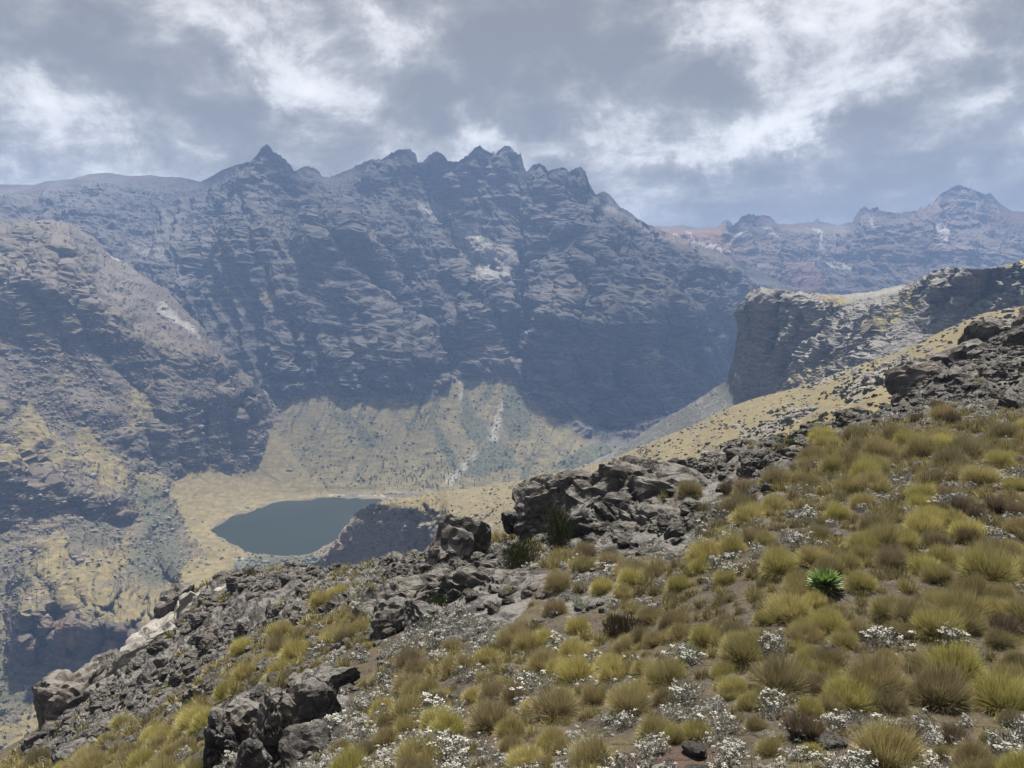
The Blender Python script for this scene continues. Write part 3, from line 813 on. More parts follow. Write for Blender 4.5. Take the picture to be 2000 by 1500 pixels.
cliff = pmask(jx, jy, [(540, 1090), (650, 1040), (668, 1010), (695, 1012), (740, 1016), (800, 1020), (960, 1025), (960, 1170), (540, 1170)], 5)
rb = np.zeros(px.shape)
for pg in ([(1560, 735), (1660, 690), (1720, 680), (1660, 720), (1600, 750)], [(1640, 760), (1760, 700), (1800, 700), (1720, 760), (1660, 790)], [(1440, 850), (1560, 800), (1600, 800), (1500, 850)], [(1900, 640), (2000, 620), (2000, 650), (1900, 670)]):
    rb = np.maximum(rb, pmask(jx, jy, pg, 14))
P = relief(P, px, py, 10, 0.15, 8.0, bands=((13, 0.7), (4.5, 0.6)), fade=sstep(py - crest[None], 0, 20) * (0.3 + 0.7 * cliff) * np.clip(Y / 350, 0.2, 1), rock=np.clip(cliff + 0.35 * rb, 0, 1) * np.clip(Y / 350, 0.2, 1), fine=1.3, seed=160.0)
red = 0.5 * pmask(jx, jy, [(665, 1040), (690, 1030), (700, 1110), (680, 1120), (660, 1110)], 6) + 0.5 * pmask(jx, jy, [(620, 1075), (660, 1060), (665, 1110), (620, 1115)], 6)
gpatch = pmask(jx, jy, [(705, 1040), (730, 1035), (725, 1065), (705, 1060)], 5)
layer('grass_hillside', 'golden grass slope dotted with dark shrubs', P, M_slope, {'grass': np.clip(0.66 - 0.9 * cliff - 0.4 * rb, 0, 1) + 0.7 * gpatch, 'scree': 0.18 + 0.25 * rb, 'scrub': 0.27 + 0.2 * rb - 0.15 * cliff, 'red': red}, run=20.0, drop=1.2)
SLOPE = (px, py, P, cliff, rb)

# ----------------------------------------------------------------- unseen clouds added above the picture to shade the wall and far ridge
def ico(sub):
    b_ = bmesh.new()
    bmesh.ops.create_icosphere(b_, subdivisions=sub, radius=1.0)
    V = np.array([v.co[:] for v in b_.verts])
    F = np.array([[v.index for v in f.verts] for f in b_.faces])
    b_.free()
    return V, F


ICO = {k: ico(k) for k in (1, 2, 3, 4, 5)}
m, t = new_mat('shade_cloud_vapour')
df = t.n('ShaderNodeBsdfDiffuse', {'Color': (0.85, 0.86, 0.88, 1)})
tl = t.n('ShaderNodeBsdfTranslucent', {'Color': (0.85, 0.86, 0.88, 1)})
tr = t.n('ShaderNodeBsdfTransparent')
mx = t.n('ShaderNodeMixShader', {0: 0.5, 1: df.outputs[0], 2: tl.outputs[0]})
t.n('ShaderNodeOutputMaterial', {'Surface': t.n('ShaderNodeMixShader', {0: 0.885, 1: mx.outputs[0], 2: tr.outputs[0]}).outputs[0]})
M_shade_cloud = m


def shade_cloud(cx, cy, cz, sx, sy, n, seed):
    r_ = np.random.default_rng(seed)
    V0, F0 = ICO[4]
    Vs, Fs = [], []
    for k in range(n):
        a, q = r_.uniform(0, 2 * math.pi), math.sqrt(r_.random())
        c_ = np.array([cx + sx * q * math.cos(a), cy + sy * q * math.sin(a), cz + r_.uniform(-60, 60)])
        rad = r_.uniform(0.28, 0.5) * min(sx, sy) * 1.2
        D = V0 * (1 + 0.45 * fbm(V0 * 1.6 + seed + 3.1 * k, 5, 0.6))[:, None]
        D[:, 2] = np.where(D[:, 2] < 0, D[:, 2] * 0.25, D[:, 2] * 0.6)
        Vs.append(c_ + D * rad)
        Fs.append(F0 + k * len(V0))
    link('shade_cloud', make_mesh('shade_cloud', np.concatenate(Vs), np.concatenate(Fs), [M_shade_cloud], True), kind='structure', label='unseen vapour bank added high above to shade the mountains')


shade_cloud(150, 2760, 1850, 1050, 560, 11, 5)
shade_cloud(1600, 3500, 2000, 900, 600, 9, 8)

# ----------------------------------------------------------------- haze
hb = bmesh.new()
bmesh.ops.create_cube(hb, size=1.0)
me = bpy.data.meshes.new('haze')
hb.to_mesh(me)
hb.free()
m, t = new_mat('haze_air')
v = t.n('ShaderNodeVolumePrincipled', {'Color': (0.36, 0.555, 1.0, 1), 'Density': HAZE, 'Anisotropy': 0.2})
t.n('ShaderNodeOutputMaterial', {'Volume': v.outputs[0]})
me.materials.append(m)
o = link('haze', me, kind='stuff', label='thin blue mountain haze over the whole valley', cat='haze')
hz0, hz1 = ZR[0] - 2.0, ZR[1] + 6.0
o.scale = (9000, 5400, hz1 - hz0)
o.location = (0, 2200, 0.5 * (hz0 + hz1))

# ----------------------------------------------------------------- foreground slope
# for each picture column: distance ahead in metres and the picture row where the ground is seen
COLS = {-350: [(9, 1950), (18, 1780), (30, 1680), (45, 1640)], -100: [(9, 1860), (18, 1690), (30, 1580), (45, 1545)], 0: [(9, 1800), (14, 1690), (20, 1610), (32, 1530), (45, 1497)], 100: [(9, 1780), (14, 1650), (22, 1540), (34, 1465), (47, 1425)],
        200: [(9, 1740), (14, 1610), (22, 1490), (34, 1400), (50, 1335)], 300: [(9, 1710), (14, 1580), (20, 1480), (32, 1370), (50, 1262)], 400: [(8, 1730), (13, 1560), (18, 1460), (28, 1330), (40, 1222), (54, 1146)],
        600: [(8, 1660), (11, 1540), (15, 1430), (22, 1290), (32, 1180), (46, 1113)], 800: [(7.5, 1640), (10, 1510), (13, 1400), (18, 1270), (25, 1170), (37, 1100)], 1000: [(7, 1640), (9.5, 1490), (12, 1370), (16, 1230), (21, 1130), (28, 1070), (34, 1045)],
        1200: [(7, 1620), (9, 1480), (11.5, 1350), (15, 1210), (19, 1110), (25, 1030), (34, 975)], 1400: [(6.5, 1640), (8.5, 1490), (10.5, 1350), (13, 1210), (16, 1110), (20, 1020), (27, 943), (37, 903)],
        1600: [(6.5, 1620), (8.5, 1470), (10.5, 1310), (12.5, 1190), (15, 1080), (19, 980), (26, 897), (38, 852)], 1800: [(6.5, 1620), (8.5, 1460), (10.5, 1300), (12.5, 1170), (15, 1060), (19, 950), (25, 870), (34, 815), (58, 750)],
        2000: [(6.5, 1600), (8.5, 1440), (10.5, 1280), (12.5, 1150), (15, 1040), (19, 930), (25, 850), (34, 785), (58, 705), (80, 650)], 2300: [(6.5, 1580), (8.5, 1420), (12.5, 1120), (19, 900), (34, 740), (58, 660), (80, 600)],
        2600: [(6.5, 1560), (12.5, 1100), (19, 880), (34, 720), (80, 560)]}
C = []
for cpx, lst in COLS.items():
    for (Yv, pv) in lst:
        p = at(cpx, pv, Yv)
        C.append((p[0] / p[1], math.log(p[1]), p[2] / p[1]))
    Yc, pc = lst[-1]
    p = at(cpx, pc, Yc)
    for k, dz in ((1.12, 0.055), (1.35, 0.20), (1.8, 0.52)):
        y2 = p[1] * k
        C.append((p[0] / p[1], math.log(y2), (p[2] - dz * p[1]) / y2))
    Y0, p0 = lst[0]
    p = at(cpx, p0, Y0)
    C.append((p[0] / p[1], math.log(3.0), -1.15))
fg_s = tps(C, 2e-4, 0.35, 0.55)
A1 = np.linspace(-0.98, 1.12, 600)
L1 = np.linspace(math.log(3.0), math.log(150.0), 390)
AA, LL = np.meshgrid(A1, L1)
YY = np.exp(LL)
S0 = fg_s(AA, LL)
ZZ = S0 * YY
XX = AA * YY
FPX, FPY = project(np.stack([XX, YY, ZZ], -1))
RK = np.zeros(XX.shape)
jx, jy = jiggle(FPX, FPY, 16, 40)
for pg, vv in (([(60, 1500), (90, 1400), (200, 1300), (330, 1180), (430, 1130), (620, 1108), (720, 1105), (700, 1180), (560, 1230), (430, 1290), (330, 1370), (200, 1440)], 0.85), ([(380, 1530), (400, 1400), (520, 1330), (640, 1310), (690, 1380), (650, 1530)], 0.95),
               ([(430, 1290), (620, 1220), (700, 1260), (650, 1330), (520, 1340), (400, 1380)], 0.55), ([(720, 1110), (830, 1080), (1000, 1080), (1060, 1130), (1000, 1240), (880, 1260), (720, 1240), (690, 1170)], 0.9),
               ([(980, 1010), (1030, 960), (1200, 930), (1380, 890), (1440, 900), (1420, 1000), (1380, 1080), (1250, 1090), (1050, 1080)], 0.95), ([(1390, 890), (1500, 850), (1580, 860), (1560, 920), (1450, 960), (1400, 950)], 0.85),
               ([(1500, 840), (1700, 790), (1760, 740), (2060, 640), (2060, 790), (1800, 830), (1640, 850)], 0.9), ([(1040, 1130), (1200, 1110), (1250, 1180), (1060, 1220)], 0.6), ([(1400, 1000), (1480, 960), (1560, 960), (1500, 1040), (1400, 1060)], 0.55)):
    RK = np.maximum(RK, vv * pmask(jx, jy, pg, 22))
Pb = np.stack([XX, YY, ZZ], -1)
sc = np.clip(YY / 16, 0.7, 3.2)
f1, f2 = worley(Pb / (1.5, 1.5, 1.2) / 1.0, 0.9)
g1, g2 = worley(Pb / 4.2 + 7, 0.9)
soft = 0.10 * fbm(Pb / 0.9, 4, 0.5) + 0.28 * fbm(Pb / 4.5, 3)
blocks = 0.55 * (0.5 - np.minimum(f1, 1)) * np.clip((f2 - f1) * 6, 0, 1) + 1.1 * (0.42 - np.minimum(g1, 1)) * np.clip((g2 - g1) * 5, 0.2, 1)
ledg = fbm(Pb * (0.5, 0.5, 1.8), 4, 0.55, ridged=True) - 0.3
far = sstep(YY, 16, 34)
DZ = soft * (1 - 0.4 * RK) + RK * (blocks * (0.7 + 1.0 * far) + 0.34 * ledg * (0.5 + far))
lim = np.clip(YY * 0.032, 0.14, 1.2)
ZZ = ZZ + np.clip(DZ, -lim * 1.3, lim)
BARE = np.zeros(XX.shape)
for pg in ([(1180, 1530), (1240, 1465), (1400, 1445), (1440, 1500), (1400, 1540)], [(930, 1470), (960, 1420), (1010, 1410), (990, 1480)], [(1580, 985), (1680, 970), (1720, 1000), (1640, 1015)], [(1600, 930), (1700, 920), (1700, 945)], [(1880, 960), (2020, 945), (2020, 985)], [(1560, 1480), (1760, 1450), (1800, 1480), (1650, 1500)]):
    BARE = np.maximum(BARE, pmask(jx, jy, pg, 10))
GP = np.stack([XX, YY, ZZ], -1)


def ground_z(x, y):
    a = np.asarray(x, float) / np.asarray(y, float)
    l = np.log(np.asarray(y, float))
    i = np.clip((l - L1[0]) / (L1[1] - L1[0]), 0, len(L1) - 1.001)
    j = np.clip((a - A1[0]) / (A1[1] - A1[0]), 0, len(A1) - 1.001)
    i0, j0 = i.astype(int), j.astype(int)
    fi, fj = i - i0, j - j0
    return (ZZ[i0, j0] * (1 - fi) * (1 - fj) + ZZ[i0 + 1, j0] * fi * (1 - fj) + ZZ[i0, j0 + 1] * (1 - fi) * fj + ZZ[i0 + 1, j0 + 1] * fi * fj)


def ground_hit(px_, py_):
    """the spot of the slope seen at a picture position"""
    yy = np.exp(np.linspace(math.log(5.0), math.log(90.0), 1500))
    p = at(px_, py_, yy)
    below = p[:, 2] < ground_z(p[:, 0], p[:, 1])
    k = int(np.argmax(below)) if below.any() else len(yy) - 1
    q = p[k].copy()
    q[2] = float(ground_z(q[0:1], q[1:2])[0])
    return q


def ground_val(F, x, y):
    a = np.asarray(x, float) / np.asarray(y, float)
    l = np.log(np.asarray(y, float))
    i = np.clip(np.rint((l - L1[0]) / (L1[1] - L1[0])), 0, len(L1) - 1).astype(int)
    j = np.clip(np.rint((a - A1[0]) / (A1[1] - A1[0])), 0, len(A1) - 1).astype(int)
    return F[i, j]


def rock_color(t, pos, s=1.0, dark=(0.028, 0.027, 0.028), mid=(0.078, 0.074, 0.071), pale=(0.215, 0.207, 0.193)):
    n1 = t.noise(pos, 0.7 / s, 6, 0.65).outputs['Fac']
    n2 = t.noise(pos, 4.5 / s, 5, 0.7).outputs['Fac']
    n3 = t.noise(pos, 1.6 / s, 6, 0.7, 0.6).outputs['Fac']
    vo = t.n('ShaderNodeTexVoronoi', {'Vector': t.vmath('ADD', pos, t.vmath('SCALE', t.noise(pos, 1.5 / s, 3).outputs['Color'], scale=0.7 * s)), 'Scale': 0.9 / s}, feature='DISTANCE_TO_EDGE')
    col = t.mix(t.ss(n1, 0.35, 0.65), dark, mid)
    col = t.mix(t.math('MULTIPLY', t.ss(n2, 0.48, 0.66), 0.5), col, (0.14, 0.13, 0.122))
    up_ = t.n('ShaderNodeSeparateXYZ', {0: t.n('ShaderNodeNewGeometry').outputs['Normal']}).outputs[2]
    lich_toplit = t.math('ADD', n3, t.math('MULTIPLY', t.ss(up_, 0.0, 0.85), 0.14))  # lichen patches, plus lit tops painted in as paler upward faces
    col = t.mix(t.math('MULTIPLY', t.ss(lich_toplit, 0.56, 0.72), 0.75), col, pale)
    brown = t.noise(pos, 0.35 / s, 3).outputs['Fac']
    col = t.mix(t.math('MULTIPLY', t.ss(brown, 0.55, 0.7), 0.35), col, (0.15, 0.11, 0.085))
    crack = t.ss(vo.outputs['Distance'], 0.0, 0.05)
    n5 = t.noise(pos, 13.0 / s, 5, 0.75).outputs['Fac']
    h = t.math('ADD', t.math('ADD', t.math('MULTIPLY', n1, 1.0), t.math('MULTIPLY', n2, 0.7)), t.math('MULTIPLY_ADD', crack, 0.35, t.math('MULTIPLY', n5, 0.35)))
    col = t.mix(t.math('MULTIPLY', t.ss(n5, 0.55, 0.72), 0.45), col, pale)
    col = t.mix(t.math('MULTIPLY', t.ss(n5, 0.45, 0.3), 0.5), col, dark)
    return col, h


m, t = new_mat('slope_soil_and_rock')
geo = t.n('ShaderNodeNewGeometry')
pos = geo.outputs['Position']
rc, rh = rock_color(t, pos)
n1 = t.noise(pos, 2.2, 6, 0.7).outputs['Fac']
n2 = t.noise(pos, 14.0, 4, 0.7).outputs['Fac']
soil = t.mix(t.ss(n1, 0.35, 0.65), (0.05, 0.042, 0.036), (0.095, 0.08, 0.068))
soil = t.mix(t.math('MULTIPLY', t.ss(n2, 0.5, 0.7), 0.4), soil, (0.17, 0.152, 0.13))
soil = t.mix(t.math('MULTIPLY', t.attr('bare'), 0.7), soil, t.mix(n1, (0.075, 0.048, 0.038), (0.135, 0.095, 0.078)))
straw = t.mix(n2, (0.07, 0.06, 0.035), (0.14, 0.115, 0.06))
soil = t.mix(t.math('MULTIPLY', t.ss(t.noise(pos, 0.9, 5, 0.65).outputs['Fac'], 0.42, 0.62), t.math('SUBTRACT', 0.75, t.attr('bare'))), soil, straw)
rm = t.ss(t.math('ADD', t.attr('rock'), t.math('MULTIPLY', t.math('SUBTRACT', n1, 0.5), 0.9)), 0.4, 0.6)
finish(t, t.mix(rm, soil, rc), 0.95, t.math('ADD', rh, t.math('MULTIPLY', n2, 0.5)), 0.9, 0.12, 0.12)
M_ground = m
link('foreground_slope', make_mesh('foreground_slope', GP, grid_faces(*GP.shape[:2])[:, ::-1], [M_ground], False, {'rock': RK, 'bare': BARE}), kind='structure', label='stony grass slope falling away in front')

# ----------------------------------------------------------------- rocks
def rock_geo(seed, sub=5, box=5.0, cuts=9, rough=1.0, half=(1, 1, 1), layered=0.5):
    """an angular block: a rounded box cut by random planes, cracked and weathered"""
    r = np.random.default_rng(seed)
    V, F = ICO[sub]
    D = V.copy()
    P = D / ((np.abs(D) ** box).sum(1) ** (1 / box))[:, None]
    for k in range(cuts):
        n = r.normal(size=3) * (1, 1, 0.75)
        n /= np.linalg.norm(n)
        dd = r.uniform(0.62, 0.98)
        e = P @ n - dd
        P = P - np.clip(e, 0, None)[:, None] * n * 0.94
    half = np.asarray(half, float)
    Q = P * half
    s = float(np.cbrt(half.prod()))
    nrm = P / np.linalg.norm(P, axis=1)[:, None]
    off = r.uniform(0, 50, 3)
    f1, f2, cid = worley(Q / (0.66 * s) * (1, 1, 1.4) + off, 0.9, True)
    crack = np.clip((f2 - f1) * 7, 0, 1) - 1 + 1.1 * (cid / 255.0 - 0.5)
    e1, e2, cid2 = worley(Q / (0.27 * s) * (1, 1, 1.5) + off + 3, 0.9, True)
    crack = crack + 0.24 * (np.clip((e2 - e1) * 6, 0, 1) - 1 + 0.9 * (cid2 / 255.0 - 0.5))
    dsp = 0.13 * crack * rough + 0.06 * rough * fbm(Q / (0.8 * s) + off, 4, 0.55) + 0.055 * rough * (fbm(Q / (0.33 * s) * (1, 1, 1.6) + off, 4, 0.6, ridged=True) - 0.2)
    zz = Q[:, 2] / s * 3.4 + 1.3 * fbm(Q / s + off, 2)
    fr = zz - np.floor(zz)
    dsp = dsp + layered * 0.09 * (np.where(fr < 0.7, fr / 0.7, (1 - fr) / 0.3) - 0.5)
    return Q + nrm * (dsp * s)[:, None], F


def rock_mat(name, **kw):
    m, t = new_mat(name)
    tc_ = t.n('ShaderNodeTexCoord')
    oi = t.n('ShaderNodeObjectInfo')
    pos = t.vmath('ADD', tc_.outputs['Object'], t.vmath('SCALE', t.n('ShaderNodeCombineXYZ', {0: oi.outputs['Random'], 1: oi.outputs['Random'], 2: oi.outputs['Random']}).outputs[0], scale=40.0))
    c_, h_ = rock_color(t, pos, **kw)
    c_ = t.mix(t.math('MULTIPLY', oi.outputs['Random'], 0.35), c_, t.mix(0.5, c_, (0.17, 0.145, 0.125)))
    finish(t, c_, 0.93, h_, 1.0, 0.16, 0.15)
    return m


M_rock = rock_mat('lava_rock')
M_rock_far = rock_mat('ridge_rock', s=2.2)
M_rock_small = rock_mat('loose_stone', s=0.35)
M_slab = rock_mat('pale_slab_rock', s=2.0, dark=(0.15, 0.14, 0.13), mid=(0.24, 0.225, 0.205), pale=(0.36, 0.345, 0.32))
EXCL = []          # (x, y, radius): kept free of plants


def block(name, spec, parent=None, mat=M_rock, label=None, cat=None, group=None):
    """spec: column, top row, bottom row, distance, width in picture px, depth ratio, lean, seed, layered"""
    cx, top, bot, Yv, wpx, dr, lean, seed, lay = spec
    h = (bot - top) * Yv / 1500
    wd = wpx * Yv / 1500
    half = (wd / 2 * 1.12, wd * dr / 2, h / 2 * 1.35)
    c_ = at(cx, (top + bot) / 2, Yv + wd * dr * 0.25)
    c_ = c_ - np.array([0, 0, h * 0.13])
    V, F = rock_geo(seed, 5 if wpx * (bot - top) > 14500 else 4, half=half, layered=lay, cuts=9)
    me = make_mesh(name, V, F, [mat], False)
    o = link(name, me, parent=parent, label=label, cat=cat, group=group)
    base_ = Vector(parent.location) if parent is not None else Vector((0, 0, 0))
    o.location = Vector(c_.tolist()) - base_
    o.rotation_euler = (R(random.uniform(-6, 6)), R(lean), R(random.uniform(-25, 25)))
    EXCL.append((c_[0], c_[1], max(half[0], half[1]) * 0.85))
    return o


def outcrop(name, label, specs, mat=M_rock):
    e = bpy.data.objects.new(name, None)
    COL.objects.link(e)
    cx, top, bot, Yv = specs[0][:4]
    e.location = at(cx, bot, Yv).tolist()
    e.empty_display_size = 0.2
    e['label'], e['category'] = label, 'rock outcrop'
    for s_ in specs:
        block('rock_block', s_, e, mat)
    return e


block('boulder', (890, 1008, 1122, 28, 122, 0.9, -8, 11, 0.3), label='dark upright boulder on the rim directly right of the lakeside bluff', cat='boulder')
block('boulder', (1004, 1000, 1032, 30, 44, 1.0, 4, 12, 0.5), label='small flat boulder just left of the big grey outcrop', cat='boulder')
outcrop('rock_outcrop', 'large cracked grey outcrop on the skyline in the middle, dark bush at its foot',
        [(1236, 900, 1064, 27.5, 265, 0.8, 10, 21, 1.0), (1085, 936, 1066, 28, 140, 0.8, -10, 22, 0.8), (1318, 902, 985, 31, 66, 0.8, -14, 23, 0.6), (1170, 955, 1096, 25, 150, 0.7, 8, 24, 0.5),
         (1318, 995, 1088, 23.5, 190, 0.9, 14, 25, 1.0), (1160, 930, 990, 30, 150, 0.8, 8, 26, 1.0), (1390, 950, 1020, 26, 120, 0.9, 10, 27, 1.0), (1262, 1040, 1085, 22.5, 90, 0.8, -5, 28, 0.6)])
outcrop('rock_outcrop', 'low broken outcrop with ledges below the dark upright boulder',
        [(955, 1098, 1195, 21.5, 175, 0.7, 10, 31, 0.8), (790, 1138, 1205, 23, 115, 0.8, -8, 32, 0.9), (862, 1120, 1170, 25, 90, 0.9, 6, 33, 0.6), (1010, 1120, 1190, 20, 120, 0.8, 12, 34, 1.0), (905, 1172, 1230, 19.5, 60, 0.9, -4, 35, 0.4),
         (760, 1175, 1235, 21, 85, 0.9, -10, 36, 0.8), (1000, 1205, 1275, 17, 105, 0.8, 6, 37, 0.5), (840, 1180, 1225, 20, 110, 0.9, 8, 38, 0.8), (1075, 1150, 1200, 19, 110, 0.9, 10, 39, 0.9)])
block('boulder', (340, 1143, 1234, 53, 72, 0.9, 5, 41, 0.2), mat=M_rock_far, label='tall dark square boulder on the rim below the lake', cat='boulder')
outcrop('rock_outcrop', 'pale smooth rock slab sloping down the rim beneath the tall dark boulder',
        [(392, 1160, 1270, 49, 170, 1.0, -30, 42, 0.5), (315, 1225, 1305, 48, 165, 1.0, -24, 43, 0.8), (440, 1150, 1215, 47, 110, 1.0, -16, 44, 0.9), (290, 1225, 1268, 51, 70, 1.0, -30, 45, 0.5)], M_slab)
outcrop('rock_outcrop', 'dark overhanging crag on the rim at far left above the lower valley',
        [(150, 1316, 1476, 46, 165, 0.9, -12, 51, 0.5), (222, 1278, 1356, 49, 140, 1.0, -22, 52, 0.9), (205, 1335, 1420, 45, 90, 1.0, -20, 53, 0.8), (118, 1385, 1480, 45, 70, 0.9, -6, 54, 0.3)], M_rock_far)
outcrop('rock_outcrop', 'dark jumbled rock ledges between the pale slab and the grass at left',
        [(325, 1308, 1390, 39, 170, 1.0, -26, 61, 1.0), (430, 1258, 1330, 38, 175, 1.0, -22, 62, 1.0), (540, 1210, 1265, 36, 150, 1.0, -18, 63, 1.0), (265, 1345, 1400, 42, 80, 1.0, -24, 64, 0.7), (500, 1245, 1290, 34, 100, 1.0, -18, 65, 0.9),
         (620, 1180, 1225, 36, 110, 1.0, -14, 66, 1.0)], M_rock_far)
outcrop('rock_outcrop', 'steep dark rock columns at the bottom edge left of centre',
        [(545, 1345, 1530, 13.5, 110, 0.9, -6, 71, 0.4), (440, 1385, 1530, 14.5, 105, 0.9, -8, 72, 0.5), (620, 1335, 1450, 14.5, 125, 0.9, -10, 73, 0.9), (495, 1365, 1470, 15, 90, 0.9, -8, 74, 0.8), (490, 1450, 1560, 12.5, 80, 0.9, 0, 75, 0.6), (600, 1420, 1540, 13, 90, 0.9, -6, 76, 0.5),
         (650, 1300, 1345, 17, 90, 1.0, -14, 77, 0.9)])
outcrop('rock_outcrop', 'dark craggy cliff climbing out of the frame at the right',
        [(1968, 612, 728, 78, 165, 0.8, -16, 81, 0.4), (1885, 680, 775, 64, 140, 0.8, -18, 82, 0.4), (1800, 702, 782, 62, 150, 0.8, -20, 83, 0.4), (1852, 728, 806, 53, 115, 0.9, -10, 84, 0.4), (1985, 725, 780, 56, 120, 0.9, -12, 85, 1.0), (1925, 765, 805, 46, 80, 0.9, -6, 86, 0.7),
         (2040, 600, 720, 74, 130, 0.8, -14, 87, 0.9)], M_rock_far)
outcrop('rock_outcrop', 'low grey outcrop on the skyline beside the round dark green bush',
        [(1480, 860, 905, 37, 130, 0.9, -10, 91, 1.0), (1590, 848, 885, 40, 90, 0.9, -14, 92, 1.0), (1690, 808, 845, 44, 120, 0.9, -16, 93, 1.0), (1420, 880, 915, 33, 80, 0.9, -8, 94, 0.8), (1560, 890, 925, 29, 100, 0.9, -8, 95, 1.0)])

# ----------------------------------------------------------------- plants: shapes
def blades(nb, seed, Rr=1.0, upright=0.0, wid=0.02, core=True, lump=0.35, segs=2):
    """a dome of arching grass blades; returns V, faces, tip, rnd"""
    r = np.random.default_rng(seed)
    u = r.random(nb)
    mx = R(96 - 62 * upright)
    th = np.arccos(1 - u ** (1.45 - 0.35 * upright) * (1 - math.cos(mx)))
    ph = r.uniform(0, 2 * math.pi, nb)
    dirn = np.stack([np.sin(th) * np.cos(ph), np.sin(th) * np.sin(ph), np.cos(th)], -1)
    rad = (0.55 - 0.2 * upright) * np.sqrt(r.random(nb))
    a2 = ph + r.normal(0, 0.7, nb)
    root = np.stack([rad * np.cos(a2), rad * np.sin(a2), np.zeros(nb)], -1)
    ln = (0.84 + 0.18 * r.random(nb)) * (1 - 0.30 * np.sin(th) ** 2 * (1 - upright)) * (1 + lump * perlin(dirn * 1.7 + seed * 3.7)) * (1 + 0.25 * upright)
    jit = r.normal(0, 0.09, (nb, 3))
    dirn = dirn + jit
    side = np.cross(dirn, r.normal(size=(nb, 3)))
    side /= np.linalg.norm(side, axis=1)[:, None]
    sag = (0.22 - 0.14 * upright) * np.sin(th) ** 0.5
    V, tip = [], []
    hw = wid * (0.7 + 0.6 * r.random(nb))
    for k, tv in enumerate((0.0, 0.55, 1.0) if segs == 2 else (0.0, 1.0)):
        p = root + dirn * (ln * tv)[:, None]
        p[:, 2] -= sag * ln * tv ** 2.4 * 0.9
        p[:, 2] = np.maximum(p[:, 2], -0.12)
        if tv < 1.0:
            ww = hw * (1.0 if tv == 0 else 0.8)
            V += [p - side * ww[:, None], p + side * ww[:, None]]
            tip += [np.full(nb, tv)] * 2
        else:
            V.append(p)
            tip.append(np.full(nb, tv))
    i = np.arange(nb)
    if segs == 2:
        F = [np.stack([i, i + nb, i + 3 * nb, i + 2 * nb], -1), np.stack([i + 2 * nb, i + 3 * nb, i + 4 * nb], -1)]
    else:
        F = [np.stack([i, i + nb, i + 2 * nb], -1)]
    rn = np.tile(r.random(nb), len(V))
    V = np.concatenate(V)
    tip = np.concatenate(tip)
    if core:
        CV, CF = ICO[3 if nb > 2000 else (2 if nb > 500 else 1)]
        k0 = len(V)
        cv = CV * ((0.40, 0.40, 0.45) if upright > 0.5 else (0.52, 0.52, 0.34)) * (1 + 0.22 * perlin(CV * 2 + seed) + 0.16 * perlin(CV * 7 + seed))[:, None]
        cv[:, 2] = np.maximum(cv[:, 2], -0.15)
        V = np.concatenate([V, cv])
        F.append(CF + k0)
        tip = np.concatenate([tip, np.full(len(cv), 0.2 if upright > 0.5 else 0.24)])
        rn = np.concatenate([rn, r.random(len(cv))])
    return V * Rr, F, tip, rn


def grass_mat(name, base, mid, tipc, trans=0.14):
    m, t = new_mat(name)
    oi = t.n('ShaderNodeObjectInfo')
    tv = t.attr('tip')
    rv = t.attr('rnd')
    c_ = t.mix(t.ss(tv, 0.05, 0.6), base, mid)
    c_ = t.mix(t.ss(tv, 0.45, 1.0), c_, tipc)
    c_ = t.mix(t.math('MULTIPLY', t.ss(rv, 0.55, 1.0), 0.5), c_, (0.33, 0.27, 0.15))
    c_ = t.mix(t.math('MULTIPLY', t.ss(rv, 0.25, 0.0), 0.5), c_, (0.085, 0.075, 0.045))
    hs = t.n('ShaderNodeHueSaturation', {'Color': c_, 'Hue': t.math('MULTIPLY_ADD', oi.outputs['Random'], 0.03, 0.487), 'Saturation': t.math('MULTIPLY_ADD', oi.outputs['Random'], 0.3, 0.82), 'Value': t.math('MULTIPLY_ADD', oi.outputs['Random'], 0.5, 0.78)})
    c_ = hs.outputs[0]
    a_ = t.n('ShaderNodeBsdfDiffuse', {'Color': c_})
    b_ = t.n('ShaderNodeBsdfTranslucent', {'Color': c_})
    mx = t.n('ShaderNodeMixShader', {0: trans, 1: a_.outputs[0], 2: b_.outputs[0]})
    t.n('ShaderNodeOutputMaterial', {'Surface': mx.outputs[0]})
    return m


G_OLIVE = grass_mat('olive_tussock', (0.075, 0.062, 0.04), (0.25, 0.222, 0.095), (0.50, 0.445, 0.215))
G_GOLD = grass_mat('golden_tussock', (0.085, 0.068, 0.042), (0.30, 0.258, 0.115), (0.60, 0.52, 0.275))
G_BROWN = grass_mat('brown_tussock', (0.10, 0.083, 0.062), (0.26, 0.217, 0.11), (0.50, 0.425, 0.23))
G_DRY = grass_mat('dry_brown_grass', (0.075, 0.058, 0.048), (0.125, 0.092, 0.07), (0.23, 0.18, 0.13))
TUS = {}
for cname, mat in (('olive', G_OLIVE), ('golden', G_GOLD), ('brown', G_BROWN)):
    TUS[cname] = []
    for k in range(4):
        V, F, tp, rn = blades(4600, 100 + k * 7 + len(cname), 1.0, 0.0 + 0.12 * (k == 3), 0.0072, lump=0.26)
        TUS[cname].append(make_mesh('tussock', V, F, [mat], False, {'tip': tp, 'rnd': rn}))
DRY = []
for k in range(3):
    V, F, tp, rn = blades(700, 300 + k, 1.0, 0.85, 0.011, lump=0.2)
    DRY.append(make_mesh('dry_grass', V, F, [G_DRY], False, {'tip': tp, 'rnd': rn}))


